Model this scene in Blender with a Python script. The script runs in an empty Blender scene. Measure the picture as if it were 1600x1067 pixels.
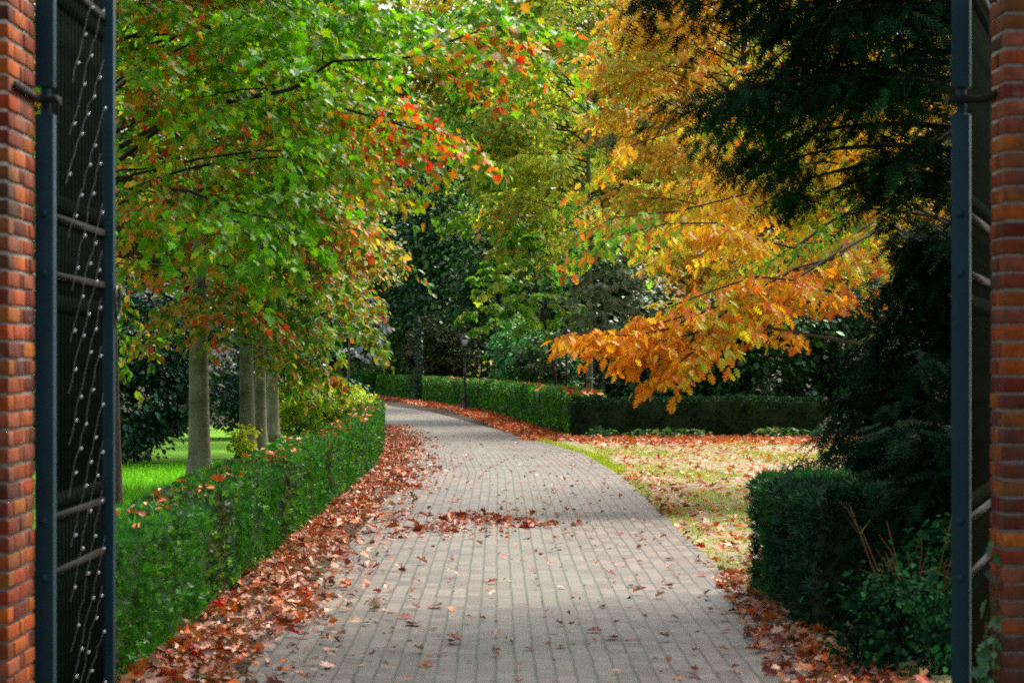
import bpy, bmesh, math
import numpy as np
from math import radians as R, pi

# ------------------------------------------------------------------ camera, sky, sun, exposure
scn = bpy.context.scene
COL = scn.collection
F = 3778.0                       # focal length in photo pixels (85 mm)
cam_d = bpy.data.cameras.new('camera')
cam = bpy.data.objects.new('camera', cam_d)
COL.objects.link(cam)
cam.location = (0, 0, 1.6)
cam.rotation_euler = (R(90), 0, 0)
cam_d.lens = 85
cam_d.sensor_width = 36
cam_d.shift_x = 21 / 1600
cam_d.shift_y = 31.5 / 1600
cam_d.clip_start = 0.05
cam_d.clip_end = 2000
cam_d.dof.use_dof = True
cam_d.dof.focus_distance = 34
cam_d.dof.aperture_fstop = 6.3
scn.camera = cam

SUN_EL, SUN_AZ = R(50), R(38)    # azimuth measured from +Y (ahead) towards +X (right)
w = bpy.data.worlds.new('World'); scn.world = w; w.use_nodes = True
nt = w.node_tree
sky = nt.nodes.new('ShaderNodeTexSky'); sky.sky_type = 'NISHITA'; sky.sun_disc = False
sky.sun_elevation = SUN_EL; sky.sun_rotation = SUN_AZ
sky.air_density = 1.6; sky.dust_density = 5.0; sky.ozone_density = 1.0
bw = nt.nodes.new('ShaderNodeRGBToBW'); nt.links.new(sky.outputs[0], bw.inputs[0])      # thin high cloud: a paler, greyer sky
mxs = nt.nodes.new('ShaderNodeMix'); mxs.data_type = 'RGBA'; mxs.inputs[0].default_value = .45
nt.links.new(sky.outputs[0], mxs.inputs[6]); nt.links.new(bw.outputs[0], mxs.inputs[7])
nt.links.new(mxs.outputs[2], nt.nodes['Background'].inputs[0])
nt.nodes['Background'].inputs[1].default_value = 0.07
sd = bpy.data.lights.new('sun', 'SUN'); sun = bpy.data.objects.new('sun', sd); COL.objects.link(sun)
sd.energy = 1.5; sd.angle = R(20); sd.color = (1, .93, .82)
sun.rotation_euler = (R(90) - SUN_EL, 0, -SUN_AZ + pi)
scn.view_settings.view_transform = 'Standard'
scn.view_settings.look = 'None'
scn.view_settings.gamma = 1
scn.view_settings.exposure = 2.1
scn.cycles.max_bounces = 6
scn.cycles.diffuse_bounces = 3
scn.cycles.glossy_bounces = 2
scn.cycles.transmission_bounces = 3
scn.cycles.use_denoising = False
scn.cycles.sample_clamp_indirect = 2
scn.cycles.filter_width = 1.8

rng = np.random.default_rng(11)
A = np.array

# ------------------------------------------------------------------ helpers
def s2l(h):
    h = h.lstrip('#'); out = []
    for i in (0, 2, 4):
        c = int(h[i:i + 2], 16) / 255
        out.append(c / 12.92 if c <= .04045 else ((c + .055) / 1.055) ** 2.4)
    return out

def at(px, py, Y):
    """photo pixel + depth -> a point of the place"""
    return ((px - 779) * Y / F, Y, 1.6 - (py - 565) * Y / F)

def tag(o, label=None, cat=None, group=None, kind=None):
    if label: o['label'] = label
    if cat: o['category'] = cat
    if group: o['group'] = group
    if kind: o['kind'] = kind
    return o

def empty(name, loc=(0, 0, 0), rz=0.0):
    o = bpy.data.objects.new(name, None); COL.objects.link(o)
    o.location = loc; o.rotation_euler = (0, 0, rz)
    o.empty_display_size = .2
    return o

class MB:
    """collects polygons (numpy blocks) and links them as one mesh object"""
    def __init__(s): s.V, s.L, s.N, s.M, s.C, s.n = [], [], [], [], [], 0
    def add(s, V, faces, mi=0, col=None):
        V = np.asarray(V, float)
        s.V.append(V)
        s.C.append(np.tile(np.array(list(col) + [1.0]) if col is not None else np.ones(4), (len(V), 1)))
        for f in faces:
            s.L.append(np.asarray(f) + s.n); s.N.append(np.array([len(f)])); s.M.append(np.array([mi]))
        s.n += len(V)
        return s
    def addn(s, V, faces, C=None, mi=0):
        """V (n,k,3) copies of one template"""
        n, k = V.shape[:2]
        if n == 0: return s
        s.V.append(V.reshape(-1, 3))
        if C is None: s.C.append(np.ones((n * k, 4)))
        else: s.C.append(np.repeat(np.concatenate([C, np.ones((n, 1))], 1), k, 0))
        flat = np.concatenate([np.asarray(f) for f in faces]); cnt = np.array([len(f) for f in faces])
        s.L.append((flat[None] + (np.arange(n) * k)[:, None] + s.n).reshape(-1))
        s.N.append(np.tile(cnt, n)); s.M.append(np.full(n * len(cnt), mi))
        s.n += n * k
        return s
    def box(s, x0, x1, y0, y1, z0, z1, mi=0, col=None):
        V = [(x, y, z) for z in (z0, z1) for y in (y0, y1) for x in (x0, x1)]
        return s.add(V, [(0, 2, 3, 1), (4, 5, 7, 6), (0, 1, 5, 4), (2, 6, 7, 3), (0, 4, 6, 2), (1, 3, 7, 5)], mi, col)
    def tube(s, P, rad, k=6, mi=0, cap=True, col=None):
        P = np.asarray(P, float); m = len(P); rad = np.broadcast_to(np.asarray(rad, float), (m,))
        T = np.gradient(P, axis=0); T /= np.linalg.norm(T, axis=1)[:, None] + 1e-9
        ref = np.where(np.abs(T[:, 2:3]) > .9, A([[1., 0, 0]]), A([[0, 0, 1.]]))
        U = np.cross(T, ref); U /= np.linalg.norm(U, axis=1)[:, None] + 1e-9
        W = np.cross(T, U)
        a = np.arange(k) * 2 * pi / k
        V = P[:, None] + rad[:, None, None] * (np.cos(a)[None, :, None] * U[:, None] + np.sin(a)[None, :, None] * W[:, None])
        i = np.arange(m - 1)[:, None] * k; j = np.arange(k)[None]; j2 = (j + 1) % k
        q = np.stack([i + j, i + j2, i + k + j2, i + k + j], -1).reshape(-1, 4)
        s.V.append(V.reshape(-1, 3)); s.C.append(np.tile(A(list(col) + [1.]) if col is not None else np.ones(4), (m * k, 1)))
        s.L.append(q.reshape(-1) + s.n); s.N.append(np.full(len(q), 4)); s.M.append(np.full(len(q), mi))
        if cap:
            s.L.append(np.arange(k)[::-1] + s.n); s.N.append(A([k])); s.M.append(A([mi]))
            s.L.append(np.arange(k) + (m - 1) * k + s.n); s.N.append(A([k])); s.M.append(A([mi]))
        s.n += m * k
        return s
    def ball(s, c, r, seg=10, ring=6, mi=0, col=None):
        V = []; r = np.broadcast_to(np.asarray(r, float), (3,))
        for i in range(ring + 1):
            th = pi * i / ring
            for j in range(seg):
                ph = 2 * pi * j / seg
                V.append((c[0] + r[0] * math.sin(th) * math.cos(ph), c[1] + r[1] * math.sin(th) * math.sin(ph), c[2] + r[2] * math.cos(th)))
        Fs = [(i * seg + j, (i + 1) * seg + j, (i + 1) * seg + (j + 1) % seg, i * seg + (j + 1) % seg) for i in range(ring) for j in range(seg)]
        return s.add(V, Fs, mi, col)
    def lathe(s, prof, seg=16, c=(0, 0, 0), mi=0):
        V = [(c[0] + r * math.cos(2 * pi * j / seg), c[1] + r * math.sin(2 * pi * j / seg), c[2] + z) for r, z in prof for j in range(seg)]
        Fs = [(i * seg + j, i * seg + (j + 1) % seg, (i + 1) * seg + (j + 1) % seg, (i + 1) * seg + j) for i in range(len(prof) - 1) for j in range(seg)]
        Fs += [tuple(range(seg))[::-1], tuple((len(prof) - 1) * seg + j for j in range(seg))]
        return s.add(V, Fs, mi)
    def build(s, name, mats, parent=None, smooth=False):
        me = bpy.data.meshes.new(name)
        V = np.concatenate(s.V); L = np.concatenate(s.L); N = np.concatenate(s.N); M = np.concatenate(s.M); C = np.concatenate(s.C)
        me.vertices.add(len(V)); me.vertices.foreach_set('co', V.astype(np.float32).ravel())
        me.loops.add(len(L)); me.loops.foreach_set('vertex_index', L.astype(np.int32))
        me.polygons.add(len(N))
        st = np.concatenate([[0], np.cumsum(N)[:-1]])
        me.polygons.foreach_set('loop_start', st.astype(np.int32))
        me.polygons.foreach_set('loop_total', N.astype(np.int32))
        me.polygons.foreach_set('material_index', M.astype(np.int32))
        if smooth: me.polygons.foreach_set('use_smooth', np.ones(len(N), bool))
        at_ = me.attributes.new('tint', 'FLOAT_COLOR', 'POINT')
        at_.data.foreach_set('color', C.astype(np.float32).ravel())
        me.update(calc_edges=True)
        for m in (mats if isinstance(mats, (list, tuple)) else [mats]): me.materials.append(m)
        o = bpy.data.objects.new(name, me); COL.objects.link(o)
        if parent: o.parent = parent
        return o

# ------------------------------------------------------------------ materials
def newmat(name):
    m = bpy.data.materials.new(name); m.use_nodes = True
    t = m.node_tree; b = t.nodes['Principled BSDF']
    return m, t, b, t.nodes['Material Output']

def noise(t, scale, detail=4, rough=.6, vec=None, dist=0):
    n = t.nodes.new('ShaderNodeTexNoise'); n.inputs['Scale'].default_value = scale
    n.inputs['Detail'].default_value = detail; n.inputs['Roughness'].default_value = rough
    n.inputs['Distortion'].default_value = dist
    if vec is not None: t.links.new(vec, n.inputs['Vector'])
    return n

def ramp(t, fac, stops):
    r = t.nodes.new('ShaderNodeValToRGB')
    while len(r.color_ramp.elements) < len(stops): r.color_ramp.elements.new(.5)
    for e, (p, c) in zip(r.color_ramp.elements, stops):
        e.position = p; e.color = list(c) + [1] if len(c) == 3 else c
    t.links.new(fac, r.inputs[0])
    return r

def mix(t, fac, a, b, mode='MIX'):
    n = t.nodes.new('ShaderNodeMix'); n.data_type = 'RGBA'; n.blend_type = mode
    for sock, v in ((n.inputs[0], fac), (n.inputs[6], a), (n.inputs[7], b)):
        if hasattr(v, 'is_linked'): t.links.new(v, sock)
        elif isinstance(v, (int, float)): sock.default_value = v
        else: sock.default_value = list(v) + [1]
    return n.outputs[2]

def bump(t, b, h, strength=.4, dist=.01):
    n = t.nodes.new('ShaderNodeBump'); n.inputs['Strength'].default_value = strength
    n.inputs['Distance'].default_value = dist
    t.links.new(h, n.inputs['Height']); t.links.new(n.outputs[0], b.inputs['Normal'])

def leaf_mat(name, trans=.4, rough=.4, spec=.4, vary=.25):
    m, t, b, out = newmat(name)
    a = t.nodes.new('ShaderNodeAttribute'); a.attribute_name = 'tint'
    tc = t.nodes.new('ShaderNodeNewGeometry')
    n = noise(t, 25, 2, .5, tc.outputs['Position'])
    r = ramp(t, n.outputs[0], [(.3, (1 - vary,) * 3), (.7, (1 + vary * .6,) * 3)])
    c = mix(t, 1.0, a.outputs['Color'], r.outputs[0], 'MULTIPLY')
    t.links.new(c, b.inputs['Base Color'])
    b.inputs['Roughness'].default_value = rough
    b.inputs['Specular IOR Level'].default_value = spec
    if trans > 0:
        tr = t.nodes.new('ShaderNodeBsdfTranslucent'); t.links.new(c, tr.inputs[0])
        ms = t.nodes.new('ShaderNodeMixShader'); ms.inputs[0].default_value = trans
        t.links.new(b.outputs[0], ms.inputs[1]); t.links.new(tr.outputs[0], ms.inputs[2])
        t.links.new(ms.outputs[0], out.inputs[0])
    return m

def solid(name, c1, c2=None, rough=.6, scale=8, metal=0, bumps=.0, spec=.5, stretch=None):
    m, t, b, out = newmat(name)
    tc = t.nodes.new('ShaderNodeTexCoord'); vec = tc.outputs['Object']
    if stretch:
        mp = t.nodes.new('ShaderNodeMapping'); mp.inputs['Scale'].default_value = stretch
        t.links.new(vec, mp.inputs[0]); vec = mp.outputs[0]
    n = noise(t, scale, 5, .65, vec)
    r = ramp(t, n.outputs[0], [(.3, c1), (.7, c2 or c1)])
    t.links.new(r.outputs[0], b.inputs['Base Color'])
    b.inputs['Roughness'].default_value = rough; b.inputs['Metallic'].default_value = metal
    b.inputs['Specular IOR Level'].default_value = spec
    if bumps: bump(t, b, n.outputs[0], bumps, .02)
    return m

M = {}
M['leaf'] = leaf_mat('broad_leaf', .48, .48, .3)
M['far_leaf'] = leaf_mat('far_leaf', .4, .5, .3)
M['gloss_leaf'] = leaf_mat('glossy_evergreen_leaf', .12, .4, .4)
M['needle'] = leaf_mat('needle_foliage', .12, .8, .04)
M['hedge'] = leaf_mat('hedge_foliage', .2, .5, .3)
M['dead_leaf'] = leaf_mat('fallen_leaf', .15, .55, .35, .35)
M['grass'] = leaf_mat('grass_blade', .45, .5, .3)
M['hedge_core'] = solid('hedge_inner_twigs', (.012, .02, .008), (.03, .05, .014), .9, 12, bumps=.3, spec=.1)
M['bark_grey'] = solid('smooth_grey_bark', (.16, .13, .095), (.30, .26, .20), .85, 6, bumps=.25, stretch=(1, 1, 3), spec=.2)
def bark_mat():
    m, t, b, out = newmat('beech_like_bark')
    tc = t.nodes.new('ShaderNodeTexCoord')
    mp = t.nodes.new('ShaderNodeMapping'); mp.inputs['Scale'].default_value = (1, 1, .35); t.links.new(tc.outputs['Object'], mp.inputs[0])
    n1 = noise(t, 7, 5, .65, mp.outputs[0]); r1 = ramp(t, n1.outputs[0], [(.3, (.13, .105, .075)), (.55, (.22, .19, .14)), (.75, (.30, .27, .21))])
    n2 = noise(t, 2.2, 4, .6, tc.outputs['Object']); r2 = ramp(t, n2.outputs[0], [(.45, (0, 0, 0)), (.66, (.8, .8, .8))])
    c = mix(t, r2.outputs[0], r1.outputs[0], (.085, .10, .03))
    mp2 = t.nodes.new('ShaderNodeMapping'); mp2.inputs['Scale'].default_value = (3, 3, 26); t.links.new(tc.outputs['Object'], mp2.inputs[0])
    n3 = noise(t, 1.4, 3, .6, mp2.outputs[0]); r3 = ramp(t, n3.outputs[0], [(.62, (0, 0, 0)), (.70, (.55, .55, .55))])
    c = mix(t, r3.outputs[0], c, (.06, .045, .03))
    t.links.new(c, b.inputs['Base Color']); b.inputs['Roughness'].default_value = .9; b.inputs['Specular IOR Level'].default_value = .15
    bump(t, b, n3.outputs[0], .5, .02)
    return m
M['bark_grey'] = bark_mat()
M['bark_dark'] = solid('rough_dark_bark', (.018, .013, .009), (.06, .042, .028), .9, 30, bumps=.8, stretch=(1, 1, .15), spec=.2)
M['twig'] = solid('dark_twig_bark', (.012, .010, .008), (.035, .027, .02), .85, 12, spec=.2)
M['oak_bark'] = solid('brown_oak_bark', (.03, .022, .014), (.07, .05, .03), .85, 10, bumps=.3, spec=.2)
M['dead_twig'] = solid('dry_brown_twig', (.10, .05, .022), (.17, .09, .04), .9, 10, spec=.2)
def gate_mat():
    m, t, b, out = newmat('weathered_gate_paint')
    tc = t.nodes.new('ShaderNodeTexCoord')
    n1 = noise(t, 6, 5, .65, tc.outputs['Object']); r1 = ramp(t, n1.outputs[0], [(.3, (.005, .028, .042)), (.6, (.009, .042, .060)), (.8, (.020, .058, .074))])
    n2 = noise(t, 17, 6, .75, tc.outputs['Object']); r2 = ramp(t, n2.outputs[0], [(.64, (0, 0, 0)), (.72, (.8, .8, .8))])
    c = mix(t, r2.outputs[0], r1.outputs[0], (.05, .028, .016))
    t.links.new(c, b.inputs['Base Color']); b.inputs['Roughness'].default_value = .6; b.inputs['Specular IOR Level'].default_value = .2
    bump(t, b, n2.outputs[0], .15, .003)
    return m
M['gate'] = gate_mat()
M['gate_bar'] = solid('dark_gate_bar_paint', (.005, .009, .008), (.014, .018, .009), .9, 9, spec=.0)
M['gate_rail'] = solid('weathered_rail_paint', (.007, .009, .009), (.018, .018, .014), .8, 20, spec=.1)
M['wire'] = solid('pale_light_cable', (.03, .035, .04), (.06, .065, .07), .6, 10, spec=.1)
M['bulb'] = solid('clear_white_bulb', (.7, .72, .75), (.8, .82, .85), .15, 10, spec=.8)
M['lamp'] = solid('black_lamp_paint', (.010, .013, .014), (.022, .026, .028), .4, 14, spec=.5)
M['lamp_glass'] = solid('frosted_lamp_glass', (.35, .40, .42), (.5, .55, .56), .2, 5, spec=.8)
M['cream'] = solid('cream_painted_board', (.62, .50, .33), (.72, .60, .42), .6, 3)
M['stone'] = solid('pale_coping_stone', (.22, .20, .17), (.33, .31, .27), .8, 12, bumps=.3)

def brick_mat():
    m, t, b, out = newmat('weathered_brick')
    a = t.nodes.new('ShaderNodeAttribute'); a.attribute_name = 'tint'
    tc = t.nodes.new('ShaderNodeTexCoord')
    n = noise(t, 22, 6, .7, tc.outputs['Object'])
    r = ramp(t, n.outputs[0], [(.25, (.45, .45, .45)), (.6, (1.1, 1.1, 1.1)), (.8, (1.35, 1.25, 1.2))])
    c = mix(t, 1.0, a.outputs['Color'], r.outputs[0], 'MULTIPLY')
    n2 = noise(t, 5, 4, .6, tc.outputs['Object'])
    r2 = ramp(t, n2.outputs[0], [(.52, (0, 0, 0)), (.72, (.55, .55, .55))])
    c = mix(t, r2.outputs[0], c, (.10, .055, .03))
    n3 = noise(t, 9, 5, .7, tc.outputs['Object']); r3 = ramp(t, n3.outputs[0], [(.60, (0, 0, 0)), (.74, (.6, .6, .6))])
    c = mix(t, r3.outputs[0], c, (.24, .19, .15))
    n4 = noise(t, 2.6, 4, .6, tc.outputs['Object']); r4 = ramp(t, n4.outputs[0], [(.50, (0, 0, 0)), (.70, (.7, .7, .7))])
    c = mix(t, r4.outputs[0], c, (.045, .030, .020))
    t.links.new(c, b.inputs['Base Color']); b.inputs['Roughness'].default_value = .85
    b.inputs['Specular IOR Level'].default_value = .2
    bump(t, b, n.outputs[0], .5, .006)
    return m
M['brick'] = brick_mat()
M['mortar'] = solid('grey_lime_mortar', (.15, .135, .115), (.25, .23, .20), .95, 40, bumps=.4, spec=.1)

def drive_mat():
    m, t, b, out = newmat('clay_paver_strips')
    uv = t.nodes.new('ShaderNodeUVMap'); uv.uv_map = 'UVMap'
    sep = t.nodes.new('ShaderNodeSeparateXYZ'); t.links.new(uv.outputs[0], sep.inputs[0])
    cmb = t.nodes.new('ShaderNodeCombineXYZ')
    t.links.new(sep.outputs[1], cmb.inputs[0]); t.links.new(sep.outputs[0], cmb.inputs[1])
    # slight wobble so the courses are hand laid
    nw = noise(t, 1.3, 2, .5, uv.outputs[0])
    ad = t.nodes.new('ShaderNodeVectorMath'); ad.operation = 'MULTIPLY_ADD'
    t.links.new(nw.outputs[1], ad.inputs[0]); ad.inputs[1].default_value = (.03, .022, 0)
    t.links.new(cmb.outputs[0], ad.inputs[2])
    br = t.nodes.new('ShaderNodeTexBrick')
    br.inputs['Scale'].default_value = 1; br.inputs['Brick Width'].default_value = .205
    br.inputs['Row Height'].default_value = .102; br.inputs['Mortar Size'].default_value = .0052
    br.inputs['Mortar Smooth'].default_value = .35; br.inputs['Bias'].default_value = 0
    br.inputs['Color1'].default_value = (.0, .0, .0, 1); br.inputs['Color2'].default_value = (1, 1, 1, 1)
    br.inputs['Mortar'].default_value = (.5, .5, .5, 1); br.offset = .5
    t.links.new(ad.outputs[0], br.inputs['Vector'])
    tone = ramp(t, br.outputs['Color'], [(0, (.068, .052, .041)), (.5, (.110, .087, .070)), (1, (.158, .129, .102))])
    # wear: broad patches of paler / damper stone
    n1 = noise(t, .55, 5, .6, uv.outputs[0])
    r1 = ramp(t, n1.outputs[0], [(.32, (.74, .76, .78)), (.68, (1.18, 1.15, 1.10))])
    c = mix(t, 1.0, tone.outputs[0], r1.outputs[0], 'MULTIPLY')
    n4 = noise(t, 60, 3, .7, uv.outputs[0])
    r4 = ramp(t, n4.outputs[0], [(.3, (.8, .8, .8)), (.7, (1.15, 1.15, 1.15))])
    c = mix(t, 1.0, c, r4.outputs[0], 'MULTIPLY')
    # algae down the unworn middle of the drive
    mid = t.nodes.new('ShaderNodeMath'); mid.operation = 'ABSOLUTE'
    sub = t.nodes.new('ShaderNodeMath'); sub.operation = 'SUBTRACT'; sub.inputs[1].default_value = .05
    t.links.new(sep.outputs[0], sub.inputs[0]); t.links.new(sub.outputs[0], mid.inputs[0])
    rm = ramp(t, mid.outputs[0], [(.12, (1, 1, 1)), (.55, (0, 0, 0))])
    n3 = noise(t, 1.1, 4, .6, uv.outputs[0])
    r3 = ramp(t, n3.outputs[0], [(.35, (0, 0, 0)), (.65, (1, 1, 1))])
    k = mix(t, 1.0, rm.outputs[0], r3.outputs[0], 'MULTIPLY')
    k2 = mix(t, 1.0, k, (.75, .75, .75), 'MULTIPLY')
    c = mix(t, k2, c, (.125, .125, .075))
    # joints, mossy towards the middle
    rj = ramp(t, mid.outputs[0], [(.35, (.020, .036, .009)), (1.1, (.020, .018, .012))])
    nj = noise(t, 3, 3, .6, uv.outputs[0])
    # the long joints along the drive are wide and mossy, the short cross joints tight
    sp2 = t.nodes.new('ShaderNodeSeparateXYZ'); t.links.new(ad.outputs[0], sp2.inputs[0])
    def math1(op, a_, v=None):
        q = t.nodes.new('ShaderNodeMath'); q.operation = op; t.links.new(a_, q.inputs[0])
        if v is not None: q.inputs[1].default_value = v
        return q.outputs[0]
    d_ = math1('ABSOLUTE', math1('SUBTRACT', math1('FRACT', math1('ADD', math1('DIVIDE', sp2.outputs[1], .102), .5)), .5))
    lj = ramp(t, d_, [(.06, (1, 1, 1)), (.12, (0, 0, 0))])
    cj = math1('MULTIPLY', br.outputs['Fac'], .95)
    mx = t.nodes.new('ShaderNodeMath'); mx.operation = 'MAXIMUM'; t.links.new(lj.outputs[0], mx.inputs[0]); t.links.new(cj, mx.inputs[1])
    sx = t.nodes.new('ShaderNodeMath'); sx.operation = 'MULTIPLY'
    rr = ramp(t, nj.outputs[0], [(.3, (.55, .55, .55)), (.55, (1, 1, 1))])
    t.links.new(mx.outputs[0], sx.inputs[0]); t.links.new(rr.outputs[0], sx.inputs[1])
    c = mix(t, sx.outputs[0], c, rj.outputs[0])
    t.links.new(c, b.inputs['Base Color'])
    rg = ramp(t, n1.outputs[0], [(.3, (.42,) * 3), (.7, (.7,) * 3)])
    t.links.new(rg.outputs[0], b.inputs['Roughness'])
    inv = t.nodes.new('ShaderNodeMath'); inv.operation = 'SUBTRACT'; inv.inputs[0].default_value = 1
    t.links.new(br.outputs['Fac'], inv.inputs[1])
    bump(t, b, inv.outputs[0], .5, .006)
    return m
M['drive'] = drive_mat()

def ground_mat(name, stops, scale, fine, rough=.95):
    m, t, b, out = newmat(name)
    g = t.nodes.new('ShaderNodeNewGeometry')
    n1 = noise(t, scale, 6, .65, g.outputs['Position'], .3); r1 = ramp(t, n1.outputs[0], stops)
    n2 = noise(t, fine, 4, .7, g.outputs['Position'])
    r2 = ramp(t, n2.outputs[0], [(.3, (.65,) * 3), (.7, (1.25,) * 3)])
    t.links.new(mix(t, 1.0, r1.outputs[0], r2.outputs[0], 'MULTIPLY'), b.inputs['Base Color'])
    b.inputs['Roughness'].default_value = rough; b.inputs['Specular IOR Level'].default_value = .15
    bump(t, b, n2.outputs[0], .6, .02)
    return m
M['soil'] = ground_mat('leafy_soil', [(.35, (.022, .018, .010)), (.55, (.045, .032, .018)), (.7, (.025, .032, .010))], .5, 14)
M['lawn'] = ground_mat('lawn_turf', [(.35, (.08, .22, .006)), (.65, (.14, .32, .01))], .8, 30)
M['verge'] = ground_mat('mossy_gravel_verge', [(.36, (.32, .26, .19)), (.48, (.27, .23, .13)), (.56, (.20, .21, .04)), (.72, (.16, .23, .02))], .9, 26)

# ------------------------------------------------------------------ leaf templates  (along, side, up)
def half(outline, fold=.10, bend=-.10):
    """mirrored leaf of two halves folded on the midrib; outline = points between base and tip"""
    base, tip = (0, 0, 0), (1, 0, bend)
    V = [base, tip]; r = []; l = []
    for x, y in outline:
        r.append(len(V)); V.append((x, y, fold * abs(y) * 2 + bend * x * x))
    for x, y in outline:
        l.append(len(V)); V.append((x, -y, fold * abs(y) * 2 + bend * x * x))
    return A(V, float), [[0] + r[::1] + [1], [1] + l[::-1] + [0]]
T_OVATE = half([(.2, .24), (.5, .34), (.8, .18)])
T_MAPLE = half([(-.08, .20), (.16, .20), (.20, .50), (.42, .30), (.55, .52), (.66, .20), (.82, .16)], .08, -.14)
T_OAK = half([(.12, .03), (.20, .26), (.29, .07), (.44, .40), (.50, .09), (.66, .36), (.74, .09), (.87, .20)], .06, -.16)
T_CURL = half([(.05, .2), (.25, .2), (.4, .42), (.55, .2), (.8, .2)], .55, .30)
T_CURL2 = half([(.2, .3), (.45, .22), (.6, .36), (.8, .14)], -.35, -.5)
T_FAR = (A([(0, 0, 0), (.45, .36, .06), (1, 0, -.1), (.45, -.36, .06)], float), [[0, 1, 2], [0, 2, 3]])
T_BLADE = (A([(0, -.06, 0), (0, .06, 0), (1, 0, -.12)], float), [[0, 1, 2]])
def feather():
    V = [(0, -.02, 0), (0, .02, 0), (1, 0, -.12)]; Fs = [[0, 1, 2]]
    for i in range(8):
        x = .04 + i * .115; ln = .27 * (1 - .55 * i / 7)
        for sgn in (1, -1):
            k = len(V); z = -.12 * x * x
            V += [(x - .01, 0, z), (x + .085, sgn * .01, z), (x + ln * .75, sgn * ln, z - .05 * (i % 2))]; Fs.append([k, k + 1, k + 2])
    return A(V, float), Fs
T_FEATHER = feather()
def sprig():
    V = []; Fs = []
    for a, up, ln in ((0, .3, 1), (.6, .1, .85), (-.6, .2, .9), (1.2, .35, .7), (-1.2, .3, .75)):
        d = A([math.cos(a), math.sin(a), up]) * ln; sd_ = A([-math.sin(a), math.cos(a), 0]) * .10
        k = len(V); V += [A([0, 0, 0.]), d * .5 + sd_, d, d * .5 - sd_]; Fs.append([k, k + 1, k + 2, k + 3])
    return A(V), Fs
T_SPRIG = sprig()

def nrm(v): return v / (np.linalg.norm(v, axis=-1, keepdims=True) + 1e-9)

def place(mb, tmpl, P, D, N, S, C, mi=0):
    """scatter a leaf template: tip direction D, face normal N, length S, colour C"""
    V, Fs = tmpl
    D = nrm(D); B = nrm(np.cross(N, D)); N = np.cross(D, B)
    W = P[:, None] + S[:, None, None] * (V[None, :, 0:1] * D[:, None] + V[None, :, 1:2] * B[:, None] + V[None, :, 2:3] * N[:, None])
    mb.addn(W, Fs, C, mi)

def palette(n, pal, P=None, clump=.0, seed=0, jitter=.18):
    """pick a colour per leaf; clump > 0 makes neighbours pick alike"""
    cols = A([s2l(c) for c, _ in pal]); wts = A([w_ for _, w_ in pal], float); wts /= wts.sum()
    u = rng.random(n)
    if clump and P is not None:
        q = np.sin(P[:, 0] * 1.7 + seed + 1.3 * np.sin(P[:, 2] * 1.9 + seed)) + np.sin(P[:, 1] * 1.3 + 2 * seed + np.sin(P[:, 0] * 2.3)) + np.sin(P[:, 2] * 2.1 + .5 * seed)
        q = (np.argsort(np.argsort(q)) + .5) / n
        u = np.clip((1 - clump) * u + clump * q, 0, .9999)
        u = (np.argsort(np.argsort(u)) + .5) / n
    idx = np.searchsorted(np.cumsum(wts), u, side='right').clip(0, len(cols) - 1)
    C = cols[idx] * np.exp(rng.normal(0, jitter, (n, 1))) * np.exp(rng.normal(0, .08, (n, 3)))
    return C.clip(.002, .85)

def rnd(n, s=1.0): return rng.normal(0, s, (n, 3))

# ------------------------------------------------------------------ trees
def limb_pts(start, az, L, el, droop, n=9, wob=.05):
    t = np.linspace(0, 1, n)
    d = A([math.sin(az), math.cos(az), 0])
    P = np.asarray(start)[None] + L * t[:, None] * (d * math.cos(el))[None]
    P[:, 2] += L * (t * math.sin(el) - droop * t ** 2.2)
    P[1:] += np.cumsum(rng.normal(0, wob * L / n, (n - 1, 3)), 0)
    return P

def interp(P, t):
    t = np.asarray(t) * (len(P) - 1); i = np.minimum(t.astype(int), len(P) - 2); f = (t - i)[:, None]
    return P[i] * (1 - f) + P[i + 1] * f, nrm(P[i + 1] - P[i])

def spray(P, out, wood, sp=.06, dens=1.0, twig_r=.004, sub=3, tmin=.2, flat=.25, scale=1.0, tl=1.0):
    """twigs on a limb polyline and the leaf seats on those twigs"""
    L = np.linalg.norm(np.diff(P, axis=0), axis=1).sum()
    nt_ = max(4, int(L / (.19 * scale) * dens))
    ts = np.sort(rng.uniform(tmin, 1.0, nt_))
    B, D = interp(P, ts)
    for i in range(nt_):
        sgn = 1 if i % 2 else -1
        a = sgn * rng.uniform(.5, 1.15)
        d = D[i].copy(); ca, sa = math.cos(a), math.sin(a)
        d = A([d[0] * ca - d[1] * sa, d[0] * sa + d[1] * ca, d[2] * .4 + rng.normal(-.12, flat)]); d /= np.linalg.norm(d)
        ln = (.22 + .38 * (1 - ts[i])) * min(L, 3.2) * rng.uniform(.6, 1.15)
        ln = max(.2, min(ln, 1.3)) * tl
        tt = np.linspace(0, 1, 5)
        tw = B[i] + d * ln * tt[:, None]; tw[:, 2] -= .18 * ln * tt ** 2
        if wood is not None and twig_r: wood.tube(tw, np.linspace(twig_r, twig_r * .4, 5), 3, cap=False)
        segs = [(tw, d, ln)]
        for k in range(sub):
            u = rng.uniform(.2, .95); b, dd = interp(tw, A([u])); b = b[0]; dd = dd[0]
            a2 = (1 if k % 2 else -1) * rng.uniform(.5, 1.1); c2, s2 = math.cos(a2), math.sin(a2)
            d2 = A([dd[0] * c2 - dd[1] * s2, dd[0] * s2 + dd[1] * c2, dd[2] + rng.normal(-.1, flat)]); d2 /= np.linalg.norm(d2)
            l2 = ln * rng.uniform(.3, .55)
            segs.append((b + d2 * l2 * tt[:, None], d2, l2))
        for q, dq, lq in segs:
            m = max(3, int(lq / sp))
            b, dd = interp(q, rng.uniform(.1, 1, m))
            out.append((b, dd))

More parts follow.
